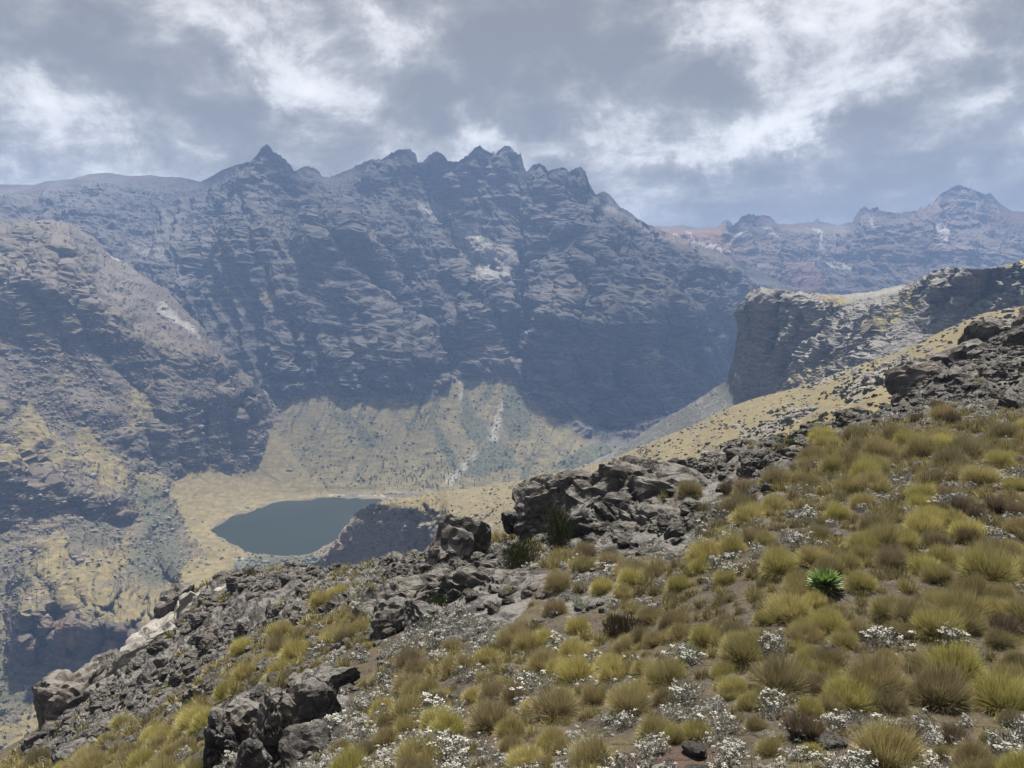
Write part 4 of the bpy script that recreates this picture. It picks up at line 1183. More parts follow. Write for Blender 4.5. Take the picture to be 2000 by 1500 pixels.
def leaf_cloud(n, seed, lobes, size, up=0.5, asp=0.35):
    """small leaves spread through a lumpy dome; returns V, F, rnd"""
    r = np.random.default_rng(seed)
    cs = []
    for k in range(lobes):
        a, rr = r.uniform(0, 2 * math.pi), r.uniform(0, 0.62)
        cs.append((rr * math.cos(a), rr * math.sin(a), r.uniform(0.12, 0.42), r.uniform(0.26, 0.48)))
    cs = np.array(cs)
    w_ = r.integers(0, lobes, n)
    dd = r.normal(size=(n, 3))
    dd /= np.linalg.norm(dd, axis=1)[:, None]
    rad = cs[w_, 3] * (0.55 + 0.5 * r.random(n) ** 0.6)
    c_ = cs[w_, :3] + dd * rad[:, None]
    c_[:, 2] = np.abs(c_[:, 2])
    ax = dd * (1 - up) + np.array([0, 0, 1]) * up + r.normal(0, 0.35, (n, 3))
    ax /= np.linalg.norm(ax, axis=1)[:, None]
    sd_ = np.cross(ax, r.normal(size=(n, 3)))
    sd_ /= np.linalg.norm(sd_, axis=1)[:, None]
    L_ = size * (0.6 + 0.8 * r.random(n))[:, None]
    W_ = L_ * asp
    V = np.concatenate([c_ - ax * L_ * 0.5, c_ + sd_ * W_ * 0.5, c_ + ax * L_ * 0.5, c_ - sd_ * W_ * 0.5])
    i = np.arange(n)
    F = [np.stack([i, i + n, i + 2 * n, i + 3 * n], -1)]
    return V, F, np.tile(r.random(n), 4), cs


def leaf_mat(name, a, b_, trans=0.15, c3=None):
    m, t = new_mat(name)
    oi = t.n('ShaderNodeObjectInfo')
    rv = t.attr('rnd')
    c_ = t.mix(rv, a, b_)
    if c3:
        c_ = t.mix(t.ss(rv, 0.8, 0.95), c_, c3)
    c_ = t.n('ShaderNodeHueSaturation', {'Color': c_, 'Value': t.math('MULTIPLY_ADD', oi.outputs['Random'], 0.45, 0.78)}).outputs[0]
    d_ = t.n('ShaderNodeBsdfDiffuse', {'Color': c_})
    e_ = t.n('ShaderNodeBsdfTranslucent', {'Color': c_})
    mx = t.n('ShaderNodeMixShader', {0: trans, 1: d_.outputs[0], 2: e_.outputs[0]})
    t.n('ShaderNodeOutputMaterial', {'Surface': mx.outputs[0]})
    return m


M_ever = leaf_mat('everlasting_leaves', (0.085, 0.088, 0.075), (0.27, 0.27, 0.24), 0.1, (0.45, 0.44, 0.41))
M_flower = leaf_mat('everlasting_flowers', (0.31, 0.305, 0.285), (0.58, 0.57, 0.53), 0.15)
M_heath = leaf_mat('heath_leaves', (0.028, 0.036, 0.018), (0.075, 0.085, 0.035), 0.15, (0.12, 0.11, 0.06))
M_heath_green = leaf_mat('green_heath_leaves', (0.03, 0.05, 0.016), (0.085, 0.115, 0.03), 0.2)
M_heath_brown = leaf_mat('brown_heath_leaves', (0.05, 0.042, 0.028), (0.11, 0.095, 0.06), 0.15)
M_silver = leaf_mat('silver_leaves', (0.20, 0.23, 0.17), (0.42, 0.45, 0.36), 0.15)
M_scrub = leaf_mat('far_scrub_leaves', (0.035, 0.042, 0.026), (0.10, 0.105, 0.065), 0.1)
m, t = new_mat('twig_wood')
finish(t, t.mix(t.noise(t.n('ShaderNodeNewGeometry').outputs['Position'], 9.0).outputs['Fac'], (0.07, 0.055, 0.045), (0.16, 0.135, 0.115)))
M_twig = m
EVER = []
for k in range(6):
    V, F, rn, cs = leaf_cloud(900, 400 + k, 9, 0.115, 0.45, 0.30)
    fm = make_mesh('everlasting_shrub', V, F, [M_ever], False, {'rnd': rn})
    r = np.random.default_rng(450 + k)
    # papery flower heads sit on the outside of the lobes, mostly on top, in clusters
    nf, nk = (260, 17) if k % 2 == 0 else (110, 7)
    kw = r.integers(0, len(cs), nk)
    kd = r.normal(size=(nk, 3)) * (0.8, 0.8, 0.55) + (0, 0, 0.8)
    kd /= np.linalg.norm(kd, axis=1)[:, None]
    kc = cs[kw, :3] + kd * (cs[kw, 3] * 1.04)[:, None]
    w_ = r.integers(0, nk, nf)
    c_ = kc[w_] + r.normal(0, 0.055, (nf, 3)) * (1, 1, 0.45)
    OV, OF = ICO[1]
    sz = (0.014 + 0.024 * r.random(nf))
    FV = (c_[:, None] + OV[None] * sz[:, None, None] * (1, 1, 0.75)).reshape(-1, 3)
    FF = (OF[None] + (np.arange(nf) * len(OV))[:, None, None]).reshape(-1, 3)
    EVER.append((fm, make_mesh('flower_heads', FV, FF, [M_flower], False, {'rnd': np.repeat(r.random(nf), len(OV))})))


def heath(px_, top, bot, Yv, wpx, label, mat, seed, n=2600, cat='bush', size=0.075, asp=0.2):
    h = (bot - top) * Yv / 1500
    wd = wpx * Yv / 1500
    c_ = at(px_, bot, Yv)
    gz = float(ground_z(np.array([c_[0]]), np.array([c_[1]]))[0])
    e = bpy.data.objects.new('heath_bush', None)
    COL.objects.link(e)
    e.location = (c_[0], c_[1], min(c_[2], gz) if abs(c_[2] - gz) < 0.5 else c_[2])
    e.empty_display_size = 0.1
    e['label'], e['category'] = label, cat
    V, F, rn, cs = leaf_cloud(n, seed, 12, size / max(wd, 0.5) * 1.9, 0.6, asp)
    sc_ = np.array([wd / 1.75, wd / 1.75, h / 0.85])
    link('foliage', make_mesh('foliage', V * sc_, F, [mat], False, {'rnd': rn}), e)
    SV, SF, k0 = [], [], 0
    for q in cs:
        p0, p1 = np.array([q[0] * 0.15, q[1] * 0.15, -0.1]), q[:3]
        for a in range(4):
            an = a * math.pi / 2
            o_ = np.array([math.cos(an), math.sin(an), 0])
            SV += [p0 + o_ * 0.03, p1 + o_ * 0.008]
        for a in range(4):
            b2 = (a + 1) % 4
            SF.append((k0 + 2 * a, k0 + 2 * b2, k0 + 2 * b2 + 1, k0 + 2 * a + 1))
        k0 += 8
    link('stem', make_mesh('stem', np.array(SV) * sc_, np.array(SF), [M_twig]), e)
    EXCL.append((c_[0], c_[1], wd * 0.42))
    return e


heath(1012, 1038, 1112, 22.5, 100, 'big dark olive heath bush at the left foot of the central outcrop', M_heath, 501, 4200)
heath(1090, 962, 1050, 24.5, 80, 'dark bush growing in the cleft of the central outcrop', M_heath, 502, 3400)
heath(1541, 846, 888, 31, 66, 'round dark green bush on the skyline, alone among grey rocks', M_heath_green, 503, 3000)
heath(852, 1150, 1184, 20.5, 48, 'small bright green bush tucked under the low broken outcrop', M_heath_green, 504, 1800)
heath(1225, 1195, 1268, 14.2, 105, 'dark brownish heath bush among tussocks below the central outcrop', M_heath_brown, 505, 3800)
heath(1130, 932, 958, 30, 34, 'tiny dark bush on top of the central outcrop', M_heath, 506, 1200)
heath(238, 1322, 1382, 43, 62, 'dark green bush between the crags on the far left rim', M_heath, 507, 2600)
heath(292, 1222, 1262, 52, 30, 'narrow dark bush below the tall square boulder', M_heath, 508, 1200)
heath(487, 1104, 1122, 47, 30, 'small round bush on the rim right above the lake outlet', M_heath_brown, 509, 1200)
heath(1130, 1120, 1165, 18.5, 60, 'grey brown twiggy bush between pale shrubs in the centre', M_heath_brown, 510, 1800)
heath(1450, 985, 1030, 20, 70, 'grey twiggy bush on the stony patch right of the central outcrop', M_heath_brown, 511, 2200)

# the green rosette plant
def leaf_blade(Ln, wd, cup=0.25, seg=6):
    ts = np.linspace(0, 1, seg + 1)
    V, F = [], []
    for k, tv in enumerate(ts):
        ww = wd * (0.45 + 0.55 * math.sin(min(tv * 1.25, 1.0) * math.pi / 2)) * (1.0 if tv < 0.7 else math.sqrt(max(0.0, 1 - ((tv - 0.7) / 0.3) ** 2)) * 0.97 + 0.03)
        x = Ln * tv
        z = 0.10 * Ln * tv * tv * 0.8
        for s_ in (-1, -0.5, 0, 0.5, 1):
            V.append((x, s_ * ww / 2, z + cup * ww * (s_ * s_) * 0.8))
    for k in range(seg):
        for j in range(4):
            a = k * 5 + j
            F.append((a, a + 5, a + 6, a + 1))
    return np.array(V), np.array(F)


m, t = new_mat('rosette_leaf')
tc_ = t.n('ShaderNodeTexCoord')
sx_ = t.n('ShaderNodeSeparateXYZ', {0: tc_.outputs['Object']})
oi = t.n('ShaderNodeObjectInfo')
edge = t.ss(t.math('ABSOLUTE', sx_.outputs[1]), 0.0, 0.016)
c_ = t.mix(oi.outputs['Random'], (0.045, 0.092, 0.018), (0.095, 0.16, 0.033))
c_ = t.mix(t.math('MULTIPLY', t.ss(sx_.outputs[0], 0.10, 0.30), 0.55), c_, (0.18, 0.25, 0.07))
c_ = t.mix(t.math('MULTIPLY', t.math('SUBTRACT', 1.0, edge), 0.4), c_, (0.24, 0.32, 0.12))
d_ = t.n('ShaderNodeBsdfPrincipled', {'Base Color': c_, 'Roughness': 0.42, 'Specular IOR Level': 0.4})
e_ = t.n('ShaderNodeBsdfTranslucent', {'Color': c_})
t.n('ShaderNodeOutputMaterial', {'Surface': t.n('ShaderNodeMixShader', {0: 0.25, 1: d_.outputs[0], 2: e_.outputs[0]}).outputs[0]})
M_leaf = m
LOB = ground_hit(1610, 1158)
lob = bpy.data.objects.new('rosette_plant', None)
COL.objects.link(lob)
lob.location = LOB.tolist()
lob['label'], lob['category'] = 'bright green giant rosette plant standing alone among olive tussocks', 'plant'
V, F = leaf_blade(0.33, 0.066)
leaf_me = make_mesh('leaf', V, F, [M_leaf], True)
NL = 92
for k in range(NL):
    u = (k + 0.5) / NL
    el = R(86) - R(92) * u ** 0.75
    az = k * 2.39996
    o = link('leaf', leaf_me, lob)
    s_ = 0.55 + 0.45 * min(1.0, u * 2.2)
    o.scale = (s_ * random.uniform(0.92, 1.06), s_ * random.uniform(0.9, 1.1), s_)
    o.rotation_euler = (random.uniform(-0.25, 0.25), -el + random.uniform(-0.12, 0.12), az + random.uniform(-0.15, 0.15))
    rr = 0.035 * (1 - abs(u - 0.5))
    o.location = (rr * math.cos(az), rr * math.sin(az), 0.11 + 0.09 * (1 - u))
m, t = new_mat('withered_leaf')
finish(t, t.mix(t.noise(t.n('ShaderNodeNewGeometry').outputs['Position'], 25.0).outputs['Fac'], (0.11, 0.085, 0.05), (0.24, 0.19, 0.11)), 0.9)
V, F = leaf_blade(0.29, 0.05)
dead_me = make_mesh('withered_leaf', V, F, [m], True)
for k in range(18):
    az = k * 2.39996 + 0.4
    o = link('withered_leaf', dead_me, lob)
    s_ = random.uniform(0.7, 1.05)
    o.scale = (s_, s_, s_)
    o.rotation_euler = (random.uniform(-0.4, 0.4), R(random.uniform(8, 32)), az)
    o.location = (0.03 * math.cos(az), 0.03 * math.sin(az), 0.10)
CV, CF = ICO[2]
link('stem', make_mesh('stem', CV * (0.06, 0.06, 0.14) + (0, 0, 0.07), CF, [M_twig], True), lob)
EXCL.append((LOB[0], LOB[1], 0.36))

# ----------------------------------------------------------------- plants and stones: where they stand
class Spots:
    def __init__(self):
        self.cell = {}

    def ok(self, x, y, r_):
        i, j = int(x // 1.2), int(y // 1.2)
        for a in range(i - 1, i + 2):
            for b2 in range(j - 1, j + 2):
                for (x2, y2, r2) in self.cell.get((a, b2), ()):
                    if (x - x2) ** 2 + (y - y2) ** 2 < (r_ + r2) ** 2:
                        return False
        return True

    def add(self, x, y, r_):
        self.cell.setdefault((int(x // 1.2), int(y // 1.2)), []).append((x, y, r_))


def cand(n, y0, y1, seed):
    r = np.random.default_rng(seed)
    yv = np.sqrt(r.uniform(y0 ** 2, y1 ** 2, n))
    av = r.uniform(-0.80, 0.80, n)
    xv = av * yv
    zv = ground_z(xv, yv)
    pxv, pyv = project(np.stack([xv, yv, zv], -1))
    keep = (pxv > -80) & (pxv < 2080) & (pyv < 1640)
    keep &= np.abs(ground_val(S0, xv, yv) - zv / yv) < 0.2
    for (ex, ey, er) in EXCL:
        keep &= (xv - ex) ** 2 + (yv - ey) ** 2 > er ** 2
    return [v[keep] for v in (xv, yv, zv, pxv, pyv)]


def field(pxv, pyv, polys, soft=25):
    w_ = np.zeros(pxv.shape)
    for pg, v in polys:
        w_ = np.maximum(w_, v * pmask(pxv, pyv, pg, soft))
    return w_


# crest distance for each direction: nothing is planted behind the rim
rim_a = np.array([at(c_, l_[-1][1], l_[-1][0])[0] / at(c_, l_[-1][1], l_[-1][0])[1] for c_, l_ in COLS.items()])
rim_y = np.array([l_[-1][0] for l_ in COLS.values()]) * 1.03


def front(xv, yv):
    return yv < np.interp(xv / yv, rim_a, rim_y)


def place(pxv, pyv):
    """a phrase for where a plant stands"""
    dx, dy = pxv - 1610, pyv - 1130
    if math.hypot(dx, dy) < 130:
        return 'close around the green rosette plant'
    if pxv > 1350:
        if pyv < 960:
            return 'on the upper right slope'
        if pyv < 1120:
            return 'above the green rosette plant' if pxv < 1750 else 'at the right edge beside brown grass'
        if pyv < 1330:
            return 'left of the green rosette plant' if pxv < 1610 else 'right of and below the green rosette plant'
        return 'in the bottom right corner' if pxv > 1650 else 'at the bottom edge right of centre'
    if pxv > 950:
        if pyv < 1130:
            return 'at the foot of the central outcrop'
        if pyv < 1330:
            return 'below the central outcrop'
        return 'at the bottom edge in the middle'
    if pxv > 620:
        if pyv < 1200:
            return 'on the rim beside the low broken outcrop'
        if pyv < 1330:
            return 'just below the low broken outcrop'
        return 'right of the dark rock columns'
    if pyv < 1250:
        return 'on the stony rim above the lake outlet'
    if pyv < 1400:
        return 'among the jumbled ledges at left'
    return 'in the bottom left corner below the crag'


spots = Spots()
# white everlasting shrubs stand first, tussocks fill in between
W_ZONE = [([(1000, 1560), (1030, 1440), (1200, 1400), (1350, 1380), (1650, 1400), (2050, 1380), (2050, 1560)], 0.8), ([(700, 1560), (720, 1400), (850, 1380), (1000, 1420), (1000, 1560)], 0.55), ([(1520, 1010), (1640, 1000), (1660, 1080), (1560, 1110)], 0.7), ([(1720, 930), (2050, 920), (2050, 1000), (1850, 1010), (1680, 990)], 0.6),
          ([(1560, 960), (1700, 950), (1720, 1010), (1600, 1030)], 0.5), ([(800, 1180), (960, 1200), (960, 1300), (840, 1310), (790, 1240)], 0.7), ([(1030, 1100), (1330, 1090), (1340, 1180), (1200, 1190), (1030, 1150)], 0.5), ([(400, 1420), (560, 1400), (760, 1330), (760, 1420), (600, 1500), (420, 1500)], 0.5),
          ([(1700, 800), (2050, 770), (2050, 830), (1750, 850)], 0.5), ([(600, 1260), (820, 1240), (820, 1300), (620, 1340)], 0.4), ([(1340, 1080), (1400, 1010), (1560, 1000), (1540, 1080), (1400, 1130)], 0.4), ([(560, 1110), (760, 1110), (740, 1160), (560, 1160)], 0.25), ([(1000, 1280), (1350, 1260), (1350, 1420), (1000, 1400)], 0.3)]
xv, yv, zv, pxv, pyv = cand(24000, 5.6, 60, 31)
wz = field(*jiggle(pxv, pyv, 20, 60), W_ZONE) * 0.95 + 0.04
wz *= (1 - 0.5 * ground_val(BARE, xv, yv)) * front(xv, yv)
r = np.random.default_rng(32)
EL = []
for i in np.nonzero(r.random(len(xv)) < wz)[0]:
    rr = float(np.clip(r.lognormal(-1.38, 0.36), 0.12, 0.46))
    if spots.ok(xv[i], yv[i], rr * 0.55):
        spots.add(xv[i], yv[i], rr * 0.55)
        EL.append((xv[i], yv[i], zv[i], rr, pxv[i], pyv[i]))
T_ZONE = [([(1330, 1560), (1330, 1100), (1430, 990), (1500, 1010), (1560, 930), (1620, 850), (1800, 820), (2100, 800), (2100, 1380), (1800, 1400), (1640, 1450), (1500, 1440), (1400, 1560)], 0.95),
          ([(690, 1600), (720, 1330), (800, 1280), (900, 1290), (1000, 1260), (1160, 1260), (1340, 1200), (1420, 1420), (1300, 1450), (1100, 1470), (1000, 1560)], 0.85), ([(1060, 1080), (1150, 1090), (1260, 1110), (1340, 1080), (1400, 1100), (1330, 1250), (1180, 1180), (1060, 1120)], 0.6),
          ([(430, 1300), (560, 1250), (660, 1270), (640, 1320), (500, 1350), (420, 1380)], 0.45), ([(100, 1560), (240, 1480), (380, 1380), (420, 1400), (380, 1560)], 0.6), ([(620, 1160), (720, 1120), (740, 1160), (700, 1260), (600, 1250)], 0.6), ([(0, 1560), (0, 1480), (100, 1480), (100, 1560)], 0.5),
          ([(1350, 1000), (1400, 980), (1420, 1020), (1380, 1060)], 0.5), ([(580, 1560), (600, 1480), (700, 1440), (720, 1560)], 0.7), ([(800, 1560), (900, 1440), (1500, 1440), (2050, 1430), (2050, 1600)], 0.6)]
xv, yv, zv, pxv, pyv = cand(70000, 5.6, 62, 21)
wz = field(*jiggle(pxv, pyv, 20, 60), T_ZONE) + 0.05
wz *= 0.7 + 0.9 * sstep(fbm(np.stack([xv / 2.6, yv / 2.6, xv * 0], -1), 2), -0.35, 0.25)
wz *= (1 - ground_val(BARE, xv, yv)) * front(xv, yv) * (1 - 0.9 * ground_val(RK, xv, yv))
r = np.random.default_rng(22)
acc = r.random(len(xv)) < wz
TL = []
for i in np.nonzero(acc)[0]:
    rr = float(np.clip(r.lognormal(-1.62, 0.40), 0.09, 0.40))
    rr *= 1.0 + 0.35 * float(sstep(yv[i], 13, 24))
    if spots.ok(xv[i], yv[i], rr * 0.44):
        spots.add(xv[i], yv[i], rr * 0.44)
        TL.append((xv[i], yv[i], zv[i], rr, pxv[i], pyv[i]))
# the big round ones that stand out
BIGT = [(1740, 1105, 12.9, 0.40, 'brown'), (1915, 945, 18.5, 0.62, 'golden'), (1682, 1150, 12.2, 0.36, 'olive'), (1930, 1130, 12.9, 0.62, 'olive'), (1830, 1240, 11.4, 0.5, 'olive'), (1835, 1370, 9.8, 0.55, 'olive'), (1960, 1380, 9.6, 0.5, 'olive'), (1450, 1290, 11.0, 0.45, 'olive'),
        (1090, 1150, 18.0, 0.5, 'golden'), (1240, 1130, 17.5, 0.5, 'golden'), (800, 1400, 13.0, 0.45, 'golden'), (960, 1420, 11.4, 0.45, 'golden'), (1230, 1390, 10.6, 0.42, 'golden'), (1085, 1200, 16.0, 0.4, 'golden')]
BIGL = ['large shaggy tussock with dark base just above right of the rosette plant', 'large golden mound alone on the stony ground at upper right', 'round tussock with pale edge immediately right of the rosette plant', 'broad olive mound at the right edge below brown grass',
        'broad olive tussock midway down the right edge', 'wide olive tussock low at the right beside bare soil', 'wide olive tussock in the lower right corner', 'tall olive tussock with dark hollow left of and below the rosette', 'golden tussock right of the big dark heath bush',
        'golden tussock in front of the central outcrop with white flowers beside it', 'golden tussock cluster right of the dark rock columns', 'golden tussock mound near the bottom left of centre', 'bright gold tussock near the bottom centre', 'drooping golden tussock below the big dark heath bush']
TUSO = []
for (bx, by, bY, br, bc), bl in zip(BIGT, BIGL):
    br *= 0.78
    p = ground_hit(bx, by)
    TL = [q for q in TL if (q[0] - p[0]) ** 2 + (q[1] - p[1]) ** 2 > (0.6 * (br + q[3])) ** 2]
    o = link('tussock', random.choice(TUS[bc]), label=bl, cat='grass tussock', group='tussocks of bunch grass on the slope')
    o.location = p.tolist()
    o.scale = (br, br, br * 1.25)
    o.rotation_euler = (0, 0, random.uniform(0, 6.28))
    spots.add(p[0], p[1], br * 0.75)
vis = [q for q in TL if -40 < q[4] < 2040 and q[5] < 1530]
vis.sort(key=lambda q: -q[3] / q[1])
keepers = set(id(q) for q in vis[:285])
REST = []
r = np.random.default_rng(23)
for q in TL:
    x, y, z, rr, qx, qy = q
    gold = 0.25 + 0.5 * (qx < 1250) + 0.25 * float(perlin(np.array([[x / 3, y / 3, 4.0]]))[0])
    u = r.random()
    cname = 'brown' if u < 0.14 else ('golden' if u < 0.14 + 0.8 * gold else 'olive')
    hgt = r.uniform(1.05, 1.5)
    if id(q) in keepers:
        sz = 'small' if rr < 0.22 else ('broad' if rr > 0.36 else 'rounded')
        o = link('tussock', TUS[cname][int(r.integers(0, 4))], label=f'{sz} {cname} grass tussock {place(qx, qy)}', cat='grass tussock', group='tussocks of bunch grass on the slope')
        o.location = (x, y, z - 0.03)
        o.scale = (rr, rr * r.uniform(0.85, 1.1), rr * hgt)
        o.rotation_euler = (r.normal(0, 0.16), r.normal(0, 0.16), r.uniform(0, 6.28))
    else:
        REST.append((x, y, z, rr, hgt, cname))


def scatter_mesh(name, label, protos, items, mat, kind_attr=('tip', 'rnd')):
    """items: (proto index, x, y, z, sx, sz, rot); all joined into one object of uncountable growth"""
    Vs, Fs3, Fs4, A, k0 = [], [], [], {k: [] for k in kind_attr}, 0
    for (pi, x, y, z, sx, sz, rot) in items:
        V, F, at_ = protos[pi]
        c_, s_ = math.cos(rot), math.sin(rot)
        W_ = np.stack([(V[:, 0] * c_ - V[:, 1] * s_) * sx + x, (V[:, 0] * s_ + V[:, 1] * c_) * sx + y, V[:, 2] * sz + z], -1)
        Vs.append(W_)
        for f in F:
            (Fs3 if f.shape[1] == 3 else Fs4).append(f + k0)
        for k in kind_attr:
            A[k].append(at_[k])
        k0 += len(V)
    F = [np.concatenate(f) for f in (Fs3, Fs4) if f]
    me = make_mesh(name, np.concatenate(Vs), F, [mat], False, {k: np.concatenate(v) for k, v in A.items()})
    return link(name, me, kind='stuff', label=label)


low = []
for k in range(12):
    nb, wd_ = ((340, 0.030), (230, 0.036), (80, 0.07))[k // 4]
    V, F, tp, rn = blades(nb, 600 + k, 1.0, 0.03 * (k % 4), wd_, core=False, segs=1)
    low.append((V, F, {'tip': tp, 'rnd': rn}))
for cname, mat in (('olive', G_OLIVE), ('golden', G_GOLD), ('brown', G_BROWN)):
    items = [(int(r.integers(0, 4)) + (0 if y < 14 else (4 if y < 27 else 8)), x, y, z - 0.03, rr, rr * h_, r.uniform(0, 6.28)) for (x, y, z, rr, h_, c_) in REST if c_ == cname]
    if items:
        scatter_mesh('distant_grass', f'small {cname} bunch grass covering the slope between tussocks', low, items, mat)
print('tussocks', len(TL), 'rest', len(REST))

# dry brown upright grass
DRYS = [(1875, 1000, 15.5, .34), (1905, 1015, 15, .3), (1835, 1005, 15.3, .3), (1945, 1000, 15.4, .34), (1985, 1010, 15, .34), (1800, 1035, 14.6, .26), (1860, 830, 31, .5), (1830, 800, 36, .5), (1880, 920, 20.5, .34), (1812, 945, 19.5, .3), (1560, 1440, 9.2, .27), (1590, 1442, 9.2, .25),
        (1775, 1450, 9.0, .22), (1865, 1455, 8.9, .24), (1420, 965, 24, .4), (1465, 985, 22, .32), (1150, 1095, 20, .36), (1190, 1095, 20, .34), (1245, 1120, 18.5, .3), (1840, 1080, 14, .3), (1890, 1060, 14.4, .32), (1960, 1245, 11.6, .34), (1740, 1090, 13.2, .28), (1405, 1010, 21, .3), (1790, 830, 31, .5), (1930, 840, 27, .4)]
for (bx, by, bY, br) in DRYS:
    p = ground_hit(bx, by)
    o = link('dry_grass', random.choice(DRY), label=f'upright dry brown grass tuft {place(bx, by)}', cat='grass tuft', group='dry brown grass tufts')
    o.location = p.tolist()
    o.scale = (br * 0.8, br * 0.8, br)
    o.rotation_euler = (0, 0, random.uniform(0, 6.28))
    spots.add(p[0], p[1], br * 0.5)

# white everlasting shrubs
r = np.random.default_rng(33)
EL.sort(key=lambda q: -q[3] / q[1] * (1 if -40 < q[4] < 2040 and q[5] < 1540 else 0.01))
REST = []
for n_, q in enumerate(EL):
    x, y, z, rr, qx, qy = q
    k = int(r.integers(0, 6))
    if n_ < 290:
        sz = 'small' if rr < 0.17 else ('wide' if rr > 0.25 else 'rounded')
        fl = 'white flowered' if k % 2 == 0 else 'sparsely flowered'
        o = link('everlasting_shrub', EVER[k][0], label=f'{sz} {fl} grey shrub {place(qx, qy)}', cat='shrub', group='white flowered silver shrubs')
        o.location = (x, y, z - 0.02)
        o.scale = (rr * 1.1, rr * 1.1, rr * r.uniform(0.8, 1.15))
        o.rotation_euler = (0, 0, r.uniform(0, 6.28))
        link('flower_heads', EVER[k][1], o, kind='stuff')
    else:
        REST.append((x, y, z, rr))
pr = []
pf = []
for k in range(4):
    V, F, rn, cs = leaf_cloud(70, 700 + k, 6, 0.36, 0.45, 0.4)
    pr.append((V, F, {'rnd': rn}))
    rr_ = np.random.default_rng(710 + k)
    nf = 26
    dd = rr_.normal(size=(nf, 3)) * (0.8, 0.8, 0.5) + (0, 0, 0.7)
    dd /= np.linalg.norm(dd, axis=1)[:, None]
    w_ = rr_.integers(0, 4, nf)
    cc = cs[w_, :3] + dd * (cs[w_, 3] * 1.1)[:, None]
    OV = np.array([(1, 0, 0), (-.5, .87, 0), (-.5, -.87, 0), (0, 0, .9)], float)
    OF = np.array([(0, 1, 3), (1, 2, 3), (2, 0, 3)])
    FV = (cc[:, None] + OV[None] * (0.05 + 0.05 * rr_.random(nf))[:, None, None]).reshape(-1, 3)
    pf.append((FV, [(OF[None] + (np.arange(nf) * 4)[:, None, None]).reshape(-1, 3)], {'rnd': np.repeat(rr_.random(nf), 4)}))
items = [(int(r.integers(0, 4)), x, y, z, rr * 1.1, rr, r.uniform(0, 6.28)) for (x, y, z, rr) in REST]
if items:
    scatter_mesh('distant_scrub', 'small silver grey shrubs covering the farther slope', pr, items, M_ever, ('rnd',))
    scatter_mesh('distant_flowers', 'tiny white flower heads dotted over the farther slope', pf, items, M_flower, ('rnd',))
print('everlasting', len(EL))

# loose stones
STN = []
for k in range(8):
    V, F = rock_geo(800 + k, 3, 4.0, 7, 0.9, (1, 0.8, 0.62), 0.5)
    STN.append(make_mesh('stone', V, F, [M_rock_small if k % 2 else M_rock], False))
STB = []
for k in range(8):
    V, F = rock_geo(860 + k, 4, 6.0, 10, 1.0, (1, 0.8, 0.7), 0.6)
    STB.append(make_mesh('stone', V, F, [M_rock], False))
xv, yv, zv, pxv, pyv = cand(32000, 5.6, 75, 41)
wz = ground_val(RK, xv, yv) * 0.95 + 0.15 + 0.2 * ground_val(BARE, xv, yv)
r = np.random.default_rng(42)
SL = []
for i in np.nonzero((r.random(len(xv)) < wz) & front(xv, yv))[0]:
    rr = float(np.clip(r.lognormal(-1.9, 0.62), 0.05, 0.75)) * (1.0 + 1.1 * float(sstep(yv[i], 15, 40)))
    if spots.ok(xv[i], yv[i], rr * 0.6):
        spots.add(xv[i], yv[i], rr * 0.6)
        SL.append((xv[i], yv[i], zv[i], rr, pxv[i], pyv[i]))
SL.sort(key=lambda q: -q[3] / q[1] * (1 if -40 < q[4] < 2040 and q[5] < 1540 else 0.01))
REST = []
for n_, q in enumerate(SL):
    x, y, z, rr, qx, qy = q
    if n_ < 290:
        sz = 'small' if rr < 0.2 else ('large' if rr > 0.45 else 'middling')
        o = link('stone', (STB if rr > 0.3 else STN)[int(r.integers(0, 8))], label=f'{sz} weathered grey stone {place(qx, qy)}', cat='stone', group='loose stones on the slope')
        o.location = (x, y, z + rr * 0.12)
        o.scale = (rr, rr * r.uniform(0.8, 1.2), rr * r.uniform(0.8, 1.2))
        o.rotation_euler = (r.normal(0, 0.25), r.normal(0, 0.25), r.uniform(0, 6.28))
    else:
        REST.append((x, y, z, rr))
ps = []
for k in range(5):
    V, F = rock_geo(830 + k, 2, 4.0, 6, 0.8, (1, 0.8, 0.65), 0.4)
    ps.append((V, [F], {}))
items = [(int(r.integers(0, 5)), x, y, z + rr * 0.1, rr, rr, r.uniform(0, 6.28)) for (x, y, z, rr) in REST]
if items:
    scatter_mesh('rubble', 'small grey stones strewn over the slope', ps, items, M_rock_small, ())
print('stones', len(SL))

# silver spiky plants
def silver(bx, by, bY, s_, label):
    p = ground_hit(bx, by)
    V, F, rn, cs = leaf_cloud(420, int(bx), 7, 0.26, 0.75, 0.16)
    o = link('silver_plant', make_mesh('silver_plant', V, F, [M_silver], False, {'rnd': rn}), label=label, cat='plant')
    o.location = p.tolist()
    o.scale = (s_, s_, s_ * 1.1)


silver(1338, 1295, 11.2, 0.30, 'silvery spiky leaved plant at the left of the dense olive tussocks')
silver(1130, 1190, 16.5, 0.30, 'pale green spiky plant below the central outcrop')
silver(1905, 1285, 10.6, 0.17, 'pale flower stalk plant on the broad tussock at right')
